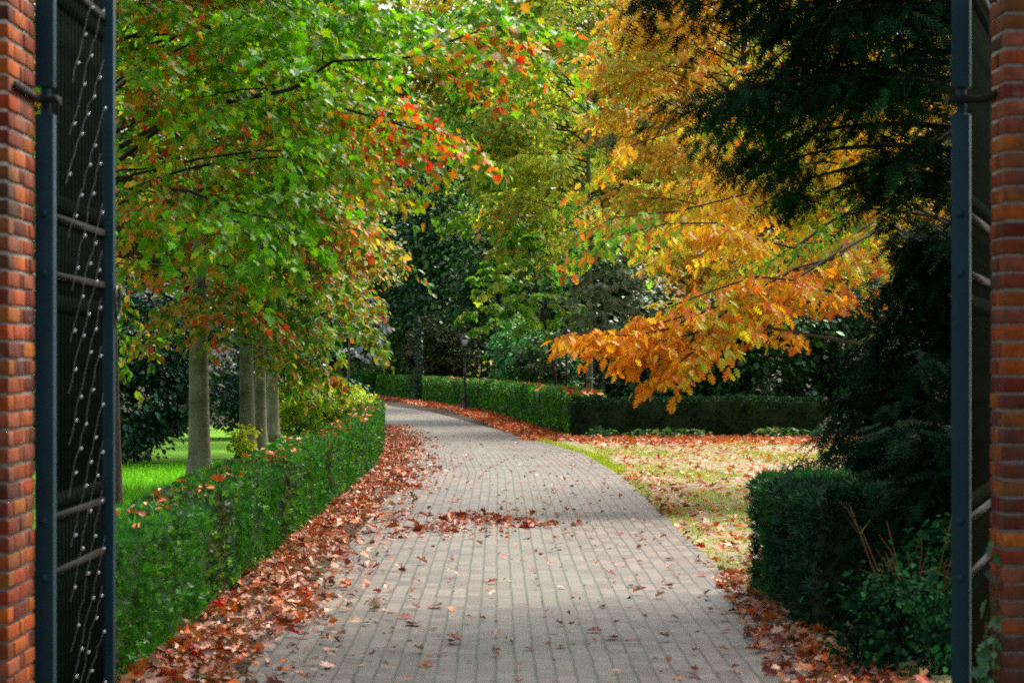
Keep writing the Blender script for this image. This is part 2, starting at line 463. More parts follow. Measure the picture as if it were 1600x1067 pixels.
LEAF_TOTAL = 0
def leaves_from(mb, seats, pal, size, tmpl, clump=.5, seed=0, tilt=.45, droop=.35, jit=.03, svar=.22, jitter=.18):
    global LEAF_TOTAL
    P = np.concatenate([a for a, _ in seats]); D = np.concatenate([b for _, b in seats])
    n = len(P); LEAF_TOTAL += n
    side = np.cross(D, A([0, 0, 1.])); s = rng.choice([-1, 1], (n, 1))
    dirs = nrm(D * rng.uniform(.2, .9, (n, 1)) + side * s * rng.uniform(.3, 1, (n, 1)) + rnd(n, .2) + A([0, 0, -droop]))
    N = nrm(A([0, 0, 1.]) + rnd(n, tilt))
    C = palette(n, pal, P, clump, seed, jitter)
    S = size * np.exp(rng.normal(0, svar, n))
    place(mb, tmpl, P + rnd(n, jit), dirs, N, S, C)

def make_tree(name, label, base, H, r, z0, spread, nl, pal, size, tmpl=T_OVATE, dens=1.0, droop=.28, cat='tree', group=None,
              bark='bark_grey', leafm='leaf', az_bias=None, sp=.06, sub=3, lean=(0, 0), clump=.55, seed=1, extra=(), tilt=.45,
              twig_r=.004, el0=18, el1=45, droop_leaf=.35, az_rng=None, shape=.55, wood_mat=None, flat=.25, smin=.6):
    root = empty(name, (base[0], base[1], 0)); tag(root, label, cat, group)
    tr = MB(); wd = MB(); seats = []
    zz = np.linspace(0, 1, 10)
    tp = np.stack([lean[0] * zz ** 1.5 + .02 * np.sin(zz * 7 + seed), lean[1] * zz ** 1.5 + .02 * np.cos(zz * 5 + seed), H * zz * .97], 1)
    zz = np.concatenate([[0, .02, .05], zz[1:]])
    tr.tube(np.stack([lean[0] * zz ** 1.5 + .02 * np.sin(zz * 7 + seed), lean[1] * zz ** 1.5 + .02 * np.cos(zz * 5 + seed), H * zz * .97], 1), r * np.maximum(.10, (1 - .85 * zz)) * (1 + .8 * np.exp(-zz * H / .16)), 14)
    a = rng.uniform(0, 6)
    for i in range(nl):
        s = ((i + .5) / nl) ** .9
        z = z0 + (H * .97 - z0) * s
        st, _ = interp(tp, A([z / (H * .97)]))
        a += 2.399
        az = a
        if az_bias is not None and rng.random() < .55:
            az = az_bias + rng.normal(0, .6)
        L = spread * max(.18, (1 - s) ** shape) * rng.uniform(.72, 1.08) * (smin + (1 - smin) * min(1, s * 3 + .1))
        P = limb_pts(st[0], az, L, R(el0 + (el1 - el0) * s) + rng.normal(0, .12), droop * rng.uniform(.7, 1.25))
        wd.tube(P, np.linspace(max(.008, .02 * L / 3), .004, len(P)), 5, cap=False)
        spray(P, seats, wd if twig_r else None, sp, dens, twig_r, sub, flat=flat)
    for P in extra:
        P = np.asarray(P, float) - A([base[0], base[1], 0])
        wd.tube(P, np.linspace(.024, .005, len(P)), 6, cap=False)
        spray(P, seats, wd, sp, dens * 1.1, twig_r, sub, tmin=.12, flat=flat)
    tr.build('trunk', M[bark], root, True)
    wd.build('branches', M[wood_mat or 'twig'], root, True)
    mb = MB(); leaves_from(mb, seats, pal, size, tmpl, clump, seed, tilt, droop_leaf)
    mb.build('crown', M[leafm], root)
    return root

def clump_tree(name, label, base, H, r, z0, rad, nclump, per, pal, size, tmpl=T_FAR, cat='tree', group=None, bark='bark_dark', leafm='far_leaf',
               seed=1, clump=.6, shell=.5, cone=0.0, cr=.16, flat=.5, tilt=.6, rady=None):
    """tree or shrub whose crown is many leafy clumps carried on limbs"""
    root = empty(name, (base[0], base[1], 0)); tag(root, label, cat, group)
    cz = (z0 + H) / 2; hz = (H - z0) / 2; rady = rady or rad
    d = nrm(rnd(nclump)); rr = rng.uniform(shell, 1, (nclump, 1)) ** .7
    wob = 1 + .22 * np.sin(d[:, 0:1] * 4 + seed) + .18 * np.sin(d[:, 2:3] * 5 + seed * 2)
    c = d * rr * wob
    if cone: c[:, :2] *= np.clip(1 - cone * (c[:, 2:3] + 1) / 2, .08, 1.3)
    C0 = np.stack([c[:, 0] * rad, c[:, 1] * rady, cz + c[:, 2] * hz], 1)
    C0[:, 2] = np.maximum(C0[:, 2], z0 * .6 + .08)
    tr = MB(); zz = np.linspace(0, 1, 7)
    tp = np.stack([.04 * np.sin(zz * 5 + seed), .04 * np.cos(zz * 4), H * .92 * zz], 1)
    tr.tube(tp, r * np.maximum(.12, 1 - .85 * zz), 8)
    lim = min(nclump, 60)
    for i in range(lim):
        q = C0[i]; zs = max(z0 * .5, min(H * .85, q[2] - .35 * np.hypot(q[0], q[1])))
        s_, _ = interp(tp, A([zs / (H * .92)]))
        m = (s_[0] + q) / 2 + A([0, 0, .08 * H * .1])
        tr.tube([s_[0], m, q], [r * .3, r * .16, r * .05], 4, cap=False)
    tr.build('trunk', M[bark], root, True)
    n = nclump * per
    sc = cr * (rad + hz) / 2 * np.exp(rng.normal(0, .25, (nclump, 1)))
    P = np.repeat(C0, per, 0) + rnd(n) * np.repeat(sc, per, 0) * A([1, 1, flat])
    P[:, 2] = np.maximum(P[:, 2], .05)
    outd = nrm(P - np.repeat(C0, per, 0) + .3 * nrm(P - A([0, 0, cz])))
    D = nrm(outd * A([1, 1, .4]) + rnd(n, .4) + A([0, 0, -.35]))
    N = nrm(A([0, 0, 1.]) + .4 * outd + rnd(n, tilt))
    mb = MB(); place(mb, tmpl, P, D, N, size * np.exp(rng.normal(0, .25, n)), palette(n, pal, P, clump, seed))
    mb.build('crown', M[leafm], root)
    global LEAF_TOTAL; LEAF_TOTAL += n
    return root

# ------------------------------------------------------------------ ground, drive, lawn, verge
mb = MB(); mb.add([(-400, -200, 0), (400, -200, 0), (400, 900, 0), (-400, 900, 0)], [(0, 1, 2, 3)])
tag(mb.build('ground', M['soil']), kind='structure')

HALF = 1.5
CL = A([(.2, -6), (.2, 34.5), (-.02, 42), (-.75, 49), (-1.45, 55.5), (-2.62, 67), (-3.7, 77), (-5.8, 89), (-9.2, 101), (-15, 114), (-24, 126)], float)
def densify(P, step):
    out = [P[0]]
    for a, b in zip(P[:-1], P[1:]):
        n = max(1, int(np.linalg.norm(b - a) / step))
        out += [a + (b - a) * (i + 1) / n for i in range(n)]
    return A(out)
def offset(P, d):
    T = nrm(np.diff(P, axis=0)); Tn = np.concatenate([T[:1], nrm(T[:-1] + T[1:]), T[-1:]])
    co = np.concatenate([[1], (Tn[1:-1] * T[1:]).sum(1), [1]])
    return P + np.stack([Tn[:, 1], -Tn[:, 0]], 1) * (d / co)[:, None]
def make_drive():
    P = CL
    sarc = np.concatenate([[0], np.cumsum(np.linalg.norm(np.diff(P, axis=0), axis=1))])
    us = np.linspace(-HALF, HALF, 9)
    V = []; UV = []
    for u in us:
        Q = offset(P, u); V.append(np.c_[Q, np.full(len(Q), .012)]); UV.append(np.c_[np.full(len(Q), u), sarc])
    V = A(V); UV = A(UV); nu, nv = V.shape[:2]
    me = bpy.data.meshes.new('driveway')
    fs = [(i * nv + j, (i + 1) * nv + j, (i + 1) * nv + j + 1, i * nv + j + 1) for i in range(nu - 1) for j in range(nv - 1)]
    # a real edge down to the soil on both sides
    V2 = V.reshape(-1, 3).tolist(); UV2 = UV.reshape(-1, 2).tolist()
    for i in (0, nu - 1):
        k = len(V2)
        V2 += [(x, y, -.02) for x, y, z in V[i]]; UV2 += UV[i].tolist()
        for j in range(nv - 1):
            f = (i * nv + j, i * nv + j + 1, k + j + 1, k + j)
            fs.append(f if i == 0 else f[::-1])
    me.from_pydata(V2, [], fs)
    ul = me.uv_layers.new(name='UVMap')
    for l in me.loops: ul.data[l.index].uv = UV2[l.vertex_index]
    me.materials.append(M['drive'])
    o = bpy.data.objects.new('driveway', me); COL.objects.link(o); tag(o, kind='structure')
make_drive()

def sheet(name, mat, pts, z):
    mb = MB(); mb.add([(x, y, z) for x, y in pts], [tuple(range(len(pts)))])
    return tag(mb.build(name, mat), kind='structure')
sheet('lawn', M['lawn'], [(-30, 10), (-2.36, 10), (-2.36, 36), (-2.8, 48), (-4.2, 60), (-30, 60)], .004)
Rg = offset(CL, HALF)
sheet('verge', M['verge'], [(1.68, 9), (14, 9), (14, 52), (1.2, 52)] + [tuple(p) for p in Rg[3:0:-1]], .005)

# ------------------------------------------------------------------ gate piers
BRICKS = ['#b4521c', '#a8431a', '#c4601d', '#8f3a1c', '#b8671f', '#9a4a24', '#7d3020', '#a95a3c', '#6e3424']
def make_pier(label, xr, sgn, y0, y1, width, H=3.45):
    """xr: the face towards the opening; sgn: +1 when the pier lies to the left of that face"""
    root = empty('gate_pier', (xr - sgn * width / 2, (y0 + y1) / 2, 0)); tag(root, label, 'gate pier', 'brick piers of the gateway')
    ox, oy = root.location.x, root.location.y
    core = MB(); e = .007
    x0, x1 = sorted((xr, xr - sgn * width))
    e = .006; core.box(x0 + e - ox, x1 - e - ox, y0 + e - oy, y1 - e - oy, 0, H)
    core.build('mortar', M['mortar'], root)
    bm = MB(); ch, g = .0645, .0125
    def brk(a0, a1, b0, b1, z):
        j = rng.normal(0, .0012, 6)
        bm.box(min(a0, a1) + j[0] - ox, max(a0, a1) + j[1] - ox, b0 + j[2] - oy, b1 + j[3] - oy, z + j[4], z + ch - g + j[5],
               col=A(s2l(BRICKS[rng.integers(len(BRICKS))])) * rng.uniform(.42, .8))
    for k in range(int(H / ch)):
        z = k * ch + .004; odd = k % 2
        def X(d): return xr - sgn * d
        fl, fd = (.10, .21) if odd else (.21, .10)
        for ys, ye in ((y0, 1), (y1, -1)):
            d = 0; first = True
            while d < width - .03:
                ln = fl if first else .21
                dp = fd if first else .10
                d2 = min(d + ln, width)
                ya, yb = (ys, ys + dp) if ye > 0 else (ys - dp, ys)
                brk(X(d), X(d2), ya, yb, z); d = d2 + g; first = False
        ya = y0 + fd + g; yb = y1 - fd - g
        y = ya
        while y < yb - .02:
            y2 = min(y + .21, yb) if yb - y > .26 else yb
            brk(X(0), X(.10), y, y2, z); brk(X(width - .1), X(width), y, y2, z); y = y2 + g
    o = bm.build('brickwork', M['brick'], root)
    bv = o.modifiers.new('bevel', 'BEVEL'); bv.width = .0035; bv.segments = 2
    cp = MB(); w2 = width / 2
    cp.box(-w2 - .05, w2 + .05, (y0 - y1) / 2 - .05, (y1 - y0) / 2 + .05, H, H + .09)
    o = cp.build('coping', M['stone'], root); bv = o.modifiers.new('bevel', 'BEVEL'); bv.width = .012; bv.segments = 2
make_pier('red brick gate pier on the left beside the fully visible gate leaf', -1.78, 1, 8.78, 9.28, .62)
make_pier('red brick gate pier on the right with a little ivy at its foot', 1.886, -1, 9.02, 9.28, .72)

# ------------------------------------------------------------------ gate leaves
RAILS = (.14, .764, .985, 1.94, 2.17, 3.13)
BAR_MESH = None
def make_gate(label, origin, rz, inner, length=1.45):
    """leaf along local +Y; inner = sign of local x towards the opening"""
    root = empty('gate_leaf', origin, rz); tag(root, label, 'gate', 'iron leaves of the open gate')
    p = MB(); hw = .035
    p.box(-hw, hw, -hw, hw, .03, 2.555); p.box(-hw, hw, -hw, hw, 2.66, 3.35)
    p.lathe([(.02, 0), (.02, .12)], 12, (0, 0, 2.55))
    for z in RAILS[1:5]: p.ball((0, -hw, z), (.017, .011, .017), 10, 6)
    o = p.build('hinge_post', M['gate'], root); bv = o.modifiers.new('bevel', 'BEVEL'); bv.width = .004; bv.segments = 2; bv.limit_method = 'ANGLE'
    p = MB(); p.box(-hw, hw, length - hw, length + hw, .03, 3.35)
    p.box(-hw - .004 if inner > 0 else hw, -hw if inner > 0 else hw + .004, length - .05, length + .05, 1.75, 2.0)
    o = p.build('closing_stile', M['gate'], root); bv = o.modifiers.new('bevel', 'BEVEL'); bv.width = .004; bv.segments = 2
    bx = -.013 * inner
    for z in RAILS:
        p = MB(); p.box(bx - .016, bx + .018, hw, length - hw, z - .014, z + .014)
        p.build('rail', M['gate_rail'], root)
    nb = 17
    for i in range(nb):
        y = .075 + (length - .15) * i / (nb - 1)
        p = MB(); p.tube([(0, 0, .04), (0, 0, 1.7), (0, 0, 3.3)], .0085, 8)
        for z in (1.825, 2.225, 1.04, .70, 3.05): p.lathe([(.009, -.035), (.014, -.02), (.019, 0), (.012, .02), (.009, .04)], 8, (0, 0, z))
        # short dog bars between the taller ones
        p.tube([(0, .036, .04), (0, .036, 1.02)], .007, 6); p.ball((0, .036, 1.045), (.012, .012, .03), 8, 6)
        p.tube([(0, .036, 1.80), (0, .036, 2.17)], .006, 6)
        o = p.build('bar', M['gate_bar'], root, True); o.location = (bx, y, 0)
    p = MB()
    a = np.linspace(0, 2 * pi, 21)
    p.tube(np.stack([np.full(21, inner * .045), length + .02 + .055 * np.cos(a), 1.86 + .075 * np.sin(a)], 1), .007, 6, cap=False)
    p.build('ring_handle', M['lamp'], root, True)
    return root
gate_l = make_gate('blue grey iron gate leaf on the left, wound with fairy lights', (-1.752, 9.355, 0), 0, 1)
gate_r = make_gate('blue grey iron gate leaf on the right, mostly hidden behind its pier', (1.792, 9.365, 0), -math.atan2(1046, F), -1)

def strap(label, pts, zz):
    mb = MB(); hw = .016
    V = [(x, y, z) for x, y in pts for z in (zz - hw, zz + hw)]
    T = offset(A(pts), .007); V += [(x, y, z) for x, y in T for z in (zz - hw, zz + hw)]
    n = len(pts) * 2; Fs = []
    for i in range(len(pts) - 1):
        a = 2 * i
        Fs += [(a, a + 2, a + 3, a + 1), (n + a, n + a + 1, n + a + 3, n + a + 2), (a + 1, a + 3, n + a + 3, n + a + 1), (a, n + a, n + a + 2, a + 2)]
    Fs += [(0, 1, n + 1, n), (n - 2, 2 * n - 2, 2 * n - 1, n - 1)]
    mb.add(V, Fs)
    return tag(mb.build('hinge_strap', M['gate_rail']), label, 'hinge', 'iron hinge straps on the piers')
strap('flat iron hinge strap from the left pier round its gate post', [(-1.774, 8.84), (-1.774, 9.30), (-1.760, 9.312), (-1.712, 9.312), (-1.706, 9.32), (-1.706, 9.40)], 2.61)
strap('flat iron hinge strap from the right pier round its gate post', [(1.746, 9.42), (1.746, 9.33), (1.752, 9.322), (1.84, 9.322), (1.878, 9.29), (1.878, 9.12)], 2.61)

def fairy(label, strands, xin, loc, rz, nm='fairy_lights'):
    root = empty(nm, loc, rz); tag(root, label, 'string lights', 'fairy lights wound on the gate')
    wire = MB(); bulbs = []
    for k, st in enumerate(strands):
        st = A(st, float); n = 14
        t = np.linspace(0, 1, n)
        q = st[0] + (st[1] - st[0]) * t[:, None]; q += rng.normal(0, .0025, q.shape)
        wire.tube(np.c_[np.full(n, xin) + rng.normal(0, .003, n), q], .0010, 4, cap=False)
        ln = np.linalg.norm(st[1] - st[0]); m = max(1, int(ln / .2))
        for i in range(m):
            u = (i + rng.uniform(.2, .8)) / m; j = int(u * (n - 1))
            bulbs.append((xin + .008, *(q[j])))
    wire.build('wire', M['wire'], root, True)
    b0 = None
    for b in bulbs[:95]:
        if b0 is None:
            mb = MB(); mb.ball((0, 0, 0), (.005, .005, .008), 8, 6)
            o = b0 = mb.build('bulb', M['bulb'], root, True)
        else:
            o = b0.copy(); COL.objects.link(o); o.parent = root
        o.location = b; o.rotation_euler = (0, .5, 0)
    return root
# the strands lean towards the camera as they run down: (distance along the leaf, height) pairs
ST = []
for z in np.arange(3.35, .1, -.21):
    ST.append([(1.28 + rng.normal(0, .04), z), (.45 + rng.normal(0, .05), z - .62)])
ST = [[a, (b[0], max(b[1], .08))] for a, b in ST if a[1] > .2]
fairy('string of small white fairy lights on the left gate leaf', ST, .012, (-1.752, 9.355, 0), 0)
fairy('loose white fairy light cable on the right gate leaf', [[(.35, 3.2), (.22, 2.75)]], -.012,
      (1.792, 9.365, 0), -math.atan2(1046, F))

# ------------------------------------------------------------------ hedges
HEDGE = [('#357f18', 3), ('#4c9a1a', 3), ('#2c6e22', 2), ('#66b01e', 1.8), ('#54806a', .8), ('#86b828', .9), ('#234f1a', 2.4), ('#6a5a2c', .3)]
DARKH = [('#123a12', 3), ('#1a4a16', 2), ('#0d2b10', 3), ('#2a5a18', 1)]  # DARKH: greens darkened to paint in the shade under the oak
def make_hedge(name, label, face, thick, H, pal, dens, size, top_fuzz=1.0, cat='hedge', seed=0, rough=.02, group=None, val=1.0):
    """clipped hedge along a ground polyline (its face towards the drive); thick extends to the left of travel"""
    face = densify(A(face, float), .25)
    back = offset(face, -thick); sg = 1 if thick > 0 else -1; thick = abs(thick)
    n = len(face); sarc = np.concatenate([[0], np.cumsum(np.linalg.norm(np.diff(face, axis=0), axis=1))])
    cx, cy = face.mean(0)
    root = empty(name, (cx, cy, 0)); tag(root, label, cat, group)
    hz = H * (1 + .03 * np.sin(sarc * .9 + seed) + .02 * np.sin(sarc * 2.7 + seed))
    # inner mass of twigs
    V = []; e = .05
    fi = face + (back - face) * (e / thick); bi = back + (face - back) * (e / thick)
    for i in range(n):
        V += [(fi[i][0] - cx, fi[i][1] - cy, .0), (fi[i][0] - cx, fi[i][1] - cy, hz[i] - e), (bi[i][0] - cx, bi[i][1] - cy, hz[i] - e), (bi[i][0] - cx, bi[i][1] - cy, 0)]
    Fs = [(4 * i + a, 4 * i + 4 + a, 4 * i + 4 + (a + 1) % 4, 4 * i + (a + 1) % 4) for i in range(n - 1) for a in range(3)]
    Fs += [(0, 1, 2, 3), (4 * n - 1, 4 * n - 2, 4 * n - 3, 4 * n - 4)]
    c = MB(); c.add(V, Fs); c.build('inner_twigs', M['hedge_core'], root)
    mb = MB()
    def surf(P0, P1, m, outn, zmin=None, zmax=None, top=False, endcap=None):
        u = rng.random(m) * (n - 1); i = np.minimum(u.astype(int), n - 2); f = (u - i)[:, None]
        a = P0[i] * (1 - f) + P0[i + 1] * f; h = hz[i]
        s_ = sarc[i]
        if top:
            b = P1[i] * (1 - f) + P1[i + 1] * f; v = rng.random((m, 1))
            P = np.c_[a + (b - a) * v, h + rng.normal(0, .018, m)]
            N = np.tile(A([0, 0, 1.]), (m, 1))
        else:
            z = rng.random(m) ** .9 * h
            T = nrm(P0[i + 1] - P0[i]); nn = np.stack([T[:, 1], -T[:, 0]], 1) * outn
            dep = rough * (np.sin(s_ * 9 + 2 * np.sin(s_ * 3.1 + seed)) * .6 + .5 * np.sin(z * 8 + s_ * 4)) + rng.normal(0, .014, m)
            P = np.c_[a + nn * dep[:, None], z]; N = np.c_[nn, np.full(m, .25)]
        D = nrm(N * .8 + rnd(m, .5) + A([0, 0, .55])); NN = nrm(N * .5 + A([0, 0, .5]) + rnd(m, .6))
        S = size * np.exp(rng.normal(0, .3, m))
        if not top:                                # hollows where the twigs show
            hv = np.sin(s_ * 5.3 + 3 * np.sin(z * 4 + seed)) + np.sin(z * 9 + 2.2 * np.sin(s_ * 3.7)) + .8 * np.sin(s_ * 13 + z * 3)
            kp = rng.random(m) < np.clip(.62 + .36 * hv, .12, 1)
            P, D, NN, S, s_ = P[kp], D[kp], NN[kp], S[kp], s_[kp]; m = len(P)
        Cc = palette(m, pal, np.c_[s_ * 1.5, s_ * .9 + P[:, 2] * .4, P[:, 2] * .3] + rnd(m, .08), .62, seed, .34) * val
        P = P - A([cx, cy, 0])
        place(mb, T_SPRIG, P, D, NN, S, Cc)
    Ls = sarc[-1]
    surf(face, None, int(Ls * H * dens), sg)
    surf(back, None, int(Ls * H * dens * .45), -sg)
    surf(face, back, int(Ls * thick * dens * top_fuzz), 0, top=True)
    for k in (0, n - 1):                      # ends
        m = int(thick * H * dens * 1.2); v = rng.random((m, 1))
        q = face[k] + (back[k] - face[k]) * v
        T = nrm((face[0] - face[1]) if k == 0 else (face[-1] - face[-2]))
        P = np.c_[q + T * rng.normal(.0, .02, (m, 1)), rng.random(m) * hz[k]]
        N = np.tile(A([T[0], T[1], .2]), (m, 1))
        place(mb, T_SPRIG, P - A([cx, cy, 0]), nrm(N + rnd(m, .5)), nrm(N * .5 + rnd(m, .6) + A([0, 0, .5])), size * np.exp(rng.normal(0, .3, m)), palette(m, pal, P, .5, seed))
    mb.build('foliage', M['hedge'], root)
    return root
LHF = [(-1.86, 11.3), (-1.86, 36), (-2.02, 41), (-2.33, 48.4), (-2.9, 59), (-4.6, 68), (-8, 77)]
make_hedge('clipped_hedge', 'long low clipped green hedge along the left of the drive', LHF[:], .5, .69, HEDGE, 2300, .030, seed=1, val=.72)  # val dims the leaf colours, painting shade into this hedge
RHF = [(-5.7, 112), (-3.17, 97.5), (-.56, 78.5), (.49, 64.6), (1.52, 50.5)]
make_hedge('clipped_hedge', 'clipped green hedge curving away along the right of the drive behind the lamp post', [(-5.6, 111), (-3.17, 97.5), (-.56, 78.5), (.49, 64.6), (1.52, 50.6)][::-1], -.7, .92, HEDGE, 620, .055, seed=3)
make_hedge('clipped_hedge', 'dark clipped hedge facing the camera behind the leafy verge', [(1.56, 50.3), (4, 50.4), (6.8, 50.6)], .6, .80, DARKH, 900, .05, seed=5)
make_hedge('clipped_hedge', 'far clipped hedge crossing behind the yellow shrub at the bend', [(-16, 118), (-10, 116), (-5.9, 112.5)], .8, 1.06, HEDGE, 260, .09, seed=7)
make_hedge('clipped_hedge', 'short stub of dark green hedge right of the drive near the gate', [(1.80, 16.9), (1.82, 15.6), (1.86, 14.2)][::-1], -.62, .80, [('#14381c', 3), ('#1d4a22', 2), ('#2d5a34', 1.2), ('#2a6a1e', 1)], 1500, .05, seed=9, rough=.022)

# ------------------------------------------------------------------ trees of the left row
GREENMIX = [('#58960c', 4), ('#6aa60e', 4), ('#8ab414', 3), ('#44840e', 1.5), ('#9c9c18', 2.4), ('#b88c1e', 1.6), ('#e0741c', 1.0), ('#d23016', .4)]
OLIVEMIX = [('#4a7a16', 3), ('#6a861a', 3), ('#8a8420', 2.2), ('#a8781e', 1.8), ('#3a7c18', 2), ('#c8641c', .8), ('#d24a16', .35), ('#b09a28', 1.2)]
WARMMIX = [('#8a901c', 3), ('#9a9424', 2.0), ('#b4841e', 1.2), ('#5c8c1c', 3.5), ('#c6681c', .45), ('#8fa02c', 2.6), ('#d8421a', .15)]
NEARL = [at(188, 230, 21.5), at(290, 172, 21), at(380, 155, 20.6), at(455, 140, 20.4), at(520, 96, 20.2), at(640, 90, 20), at(700, 66, 20), at(745, 50, 20), at(792, 8, 19.8)]
NEARL2 = [at(188, 250, 21.5), at(300, 160, 22), at(440, 145, 22), at(520, 165, 22), at(640, 200, 22), at(760, 225, 22)]
NEARL3 = [at(188, 320, 21.5), at(230, 290, 20.5), at(300, 300, 20), at(370, 330, 19.6), at(440, 345, 19.5)]
NEARL4 = [at(188, 400, 21.5), at(260, 390, 21), at(330, 410, 20.6), at(400, 430, 20.4)]
NEARL5 = [at(188, 60, 21.5), at(330, 45, 22), at(480, 30, 22.5), at(620, 40, 23), at(730, 20, 23), at(830, 60, 23.5)]
ROWG = 'row of trees beyond the left hedge'
make_tree('broadleaf_tree', 'dark barked tree right behind the left gate leaf, its green boughs spread across the top', (-3.53, 21.6), 7.6, .15, 2.7, 3.7, 48, GREENMIX, .072,
          T_MAPLE, 1.15, .22, group=ROWG, bark='bark_dark', az_bias=R(100), seed=1, extra=[NEARL, NEARL2, NEARL3, NEARL4, NEARL5], clump=.38, tilt=.6, sp=.036)
make_tree('broadleaf_tree', 'grey trunked tree standing alone on the lawn, thickest of the row', (-3.85, 31), 8.5, .145, 1.8, 3.7, 70, OLIVEMIX, .092,
          T_OVATE, 1.15, .33, group=ROWG, az_bias=R(110), seed=2, tilt=.55, sp=.048, smin=.62, el0=6, lean=(.12, .05), clump=.45)
make_tree('broadleaf_tree', 'grey trunked tree left of the close pair of trunks behind the hedge', (-4.15, 40), 9.5, .135, 2.2, 3.3, 50, WARMMIX, .10,
          T_OVATE, 1.0, .33, group=ROWG, az_bias=R(110), seed=3, tilt=.5, sp=.052, smin=.62, el0=8, clump=.45)
make_tree('broadleaf_tree', 'slimmer grey trunk at the right of the close pair behind the hedge', (-4.12, 42), 8.5, .115, 2.4, 3.2, 36, OLIVEMIX, .095,
          T_OVATE, 1.0, .24, group=ROWG, az_bias=R(100), seed=4, tilt=.5, sp=.052, smin=.6, el0=14, clump=.45)
make_tree('broadleaf_tree', 'farthest grey trunk of the left row next to the yellow green shrub', (-4.47, 48), 9.5, .13, 2.6, 3.2, 46, WARMMIX, .105,
          T_OVATE, 1.0, .22, group=ROWG, az_bias=R(100), seed=5, tilt=.5, sp=.055, smin=.6, el0=16, clump=.45)

# ------------------------------------------------------------------ oak and trees on the right
ORANGE = [('#fca21a', 4), ('#f58c1c', 3), ('#fcba20', 3), ('#ea7420', 1.6), ('#d8c424', 1.8), ('#aab824', 1.2)]
OAKMIX = [('#f8b424', 3), ('#f09c24', 2), ('#dcc028', 2.8), ('#bcbc2a', 2.6), ('#8eb028', 2.2), ('#e88028', 1.0), ('#5c9c28', 1.5)]
OB = [  # orange boughs seen against the dark hedge and shrubs (photo pixels at their depth)
 [at(1390, 300, 29), at(1300, 345, 28.5), at(1240, 388, 28), at(1170, 370, 27.5), at(1118, 348, 27), at(1040, 350, 27), at(960, 370, 27), at(890, 405, 27)],
 [at(1390, 380, 28.5), at(1310, 400, 27.5), at(1240, 420, 27), at(1180, 455, 26.5), at(1110, 480, 26), at(1050, 500, 26), at(980, 520, 26), at(890, 522, 26)],
 [at(1240, 440, 26.8), at(1110, 482, 26), at(1040, 515, 25.8), at(980, 525, 25.7), at(925, 520, 25.6), at(885, 525, 25.5)],
 [at(1180, 455, 26.5), at(1130, 490, 26.2), at(1090, 520, 26), at(1040, 530, 26), at(1005, 555, 26)],
 [at(1130, 500, 26), at(1110, 530, 25.8), at(1090, 545, 25.7), at(1062, 565, 25.6), at(1046, 592, 25.5)],
 [at(1240, 420, 27), at(1200, 450, 27.2), at(1170, 480, 27.2), at(1140, 510, 27.2), at(1122, 538, 27.2)],
 [at(1390, 330, 29), at(1330, 370, 28), at(1290, 410, 27.5), at(1240, 450, 27), at(1190, 470, 27)],
 [at(1390, 250, 29.5), at(1300, 300, 29), at(1180, 300, 28.5), at(1060, 330, 28), at(960, 340, 28), at(900, 370, 28)],
 [at(1390, 350, 28), at(1300, 400, 27), at(1240, 438, 26.6), at(1180, 432, 26.4), at(1120, 452, 26.2), at(1050, 478, 26), at(990, 500, 26)],
 [at(1390, 400, 28), at(1320, 400, 27.6), at(1270, 415, 27.4), at(1220, 440, 27.2), at(1190, 470, 27), at(1160, 500, 27)],
 [at(1390, 200, 29.5), at(1250, 200, 29), at(1100, 190, 29), at(980, 230, 29), at(900, 300, 29)],
]
def make_oak():
    base = (6.0, 30.5)
    root = empty('oak_tree', (*base, 0)); tag(root, 'yellow and orange leaved oak whose boughs hang over the dark hedge', 'tree')
    b3 = A([base[0], base[1], 0]); tr = MB(); wd = MB()
    zz = np.linspace(0, 1, 9); tp = np.stack([-.1 * zz, .1 * zz, 9.5 * zz], 1)
    tr.tube(tp, .2 * np.maximum(.12, 1 - .85 * zz), 12); tr.build('trunk', M['oak_bark'], root, True)
    seatsA, seatsB = [], []
    for bi_, P in enumerate(OB):
        P = np.asarray([(base[0] - .08, base[1], P[0][2] - .45)] + list(P)) - b3
        wd.tube(P, np.linspace(.022, .004, len(P)), 6, cap=False)
        spray(P, seatsB if bi_ in (0, 7, 10) else seatsA, wd, .036, .8 if bi_ in (0, 7, 10) else .62, .004, 2, tmin=.1, flat=.10, tl=.5)
    a = 0.
    for i in range(30):
        s = (i + .5) / 30; z = 3.0 + 6.3 * s; a += 2.399
        st, _ = interp(tp, A([z / 9.5]))
        az = a if rng.random() < .55 else R(-75) + rng.normal(0, .5)
        L = 4.2 * max(.25, (1 - s) ** .5) * rng.uniform(.7, 1.1)
        P = limb_pts(st[0], az, L, R(12 + 30 * s), .25)
        wd.tube(P, np.linspace(.026, .005, len(P)), 5, cap=False); spray(P, seatsB, wd, .065, .9, .004, 3)
    wd.build('branches', M['oak_bark'], root, True)
    mb = MB()
    leaves_from(mb, seatsA, ORANGE, .108, T_OAK, .5, 2, .6, .5, .03)
    leaves_from(mb, seatsB, OAKMIX, .108, T_OAK, .6, 5, .6, .6, .04)
    mb.build('crown', M['leaf'], root)
make_oak()

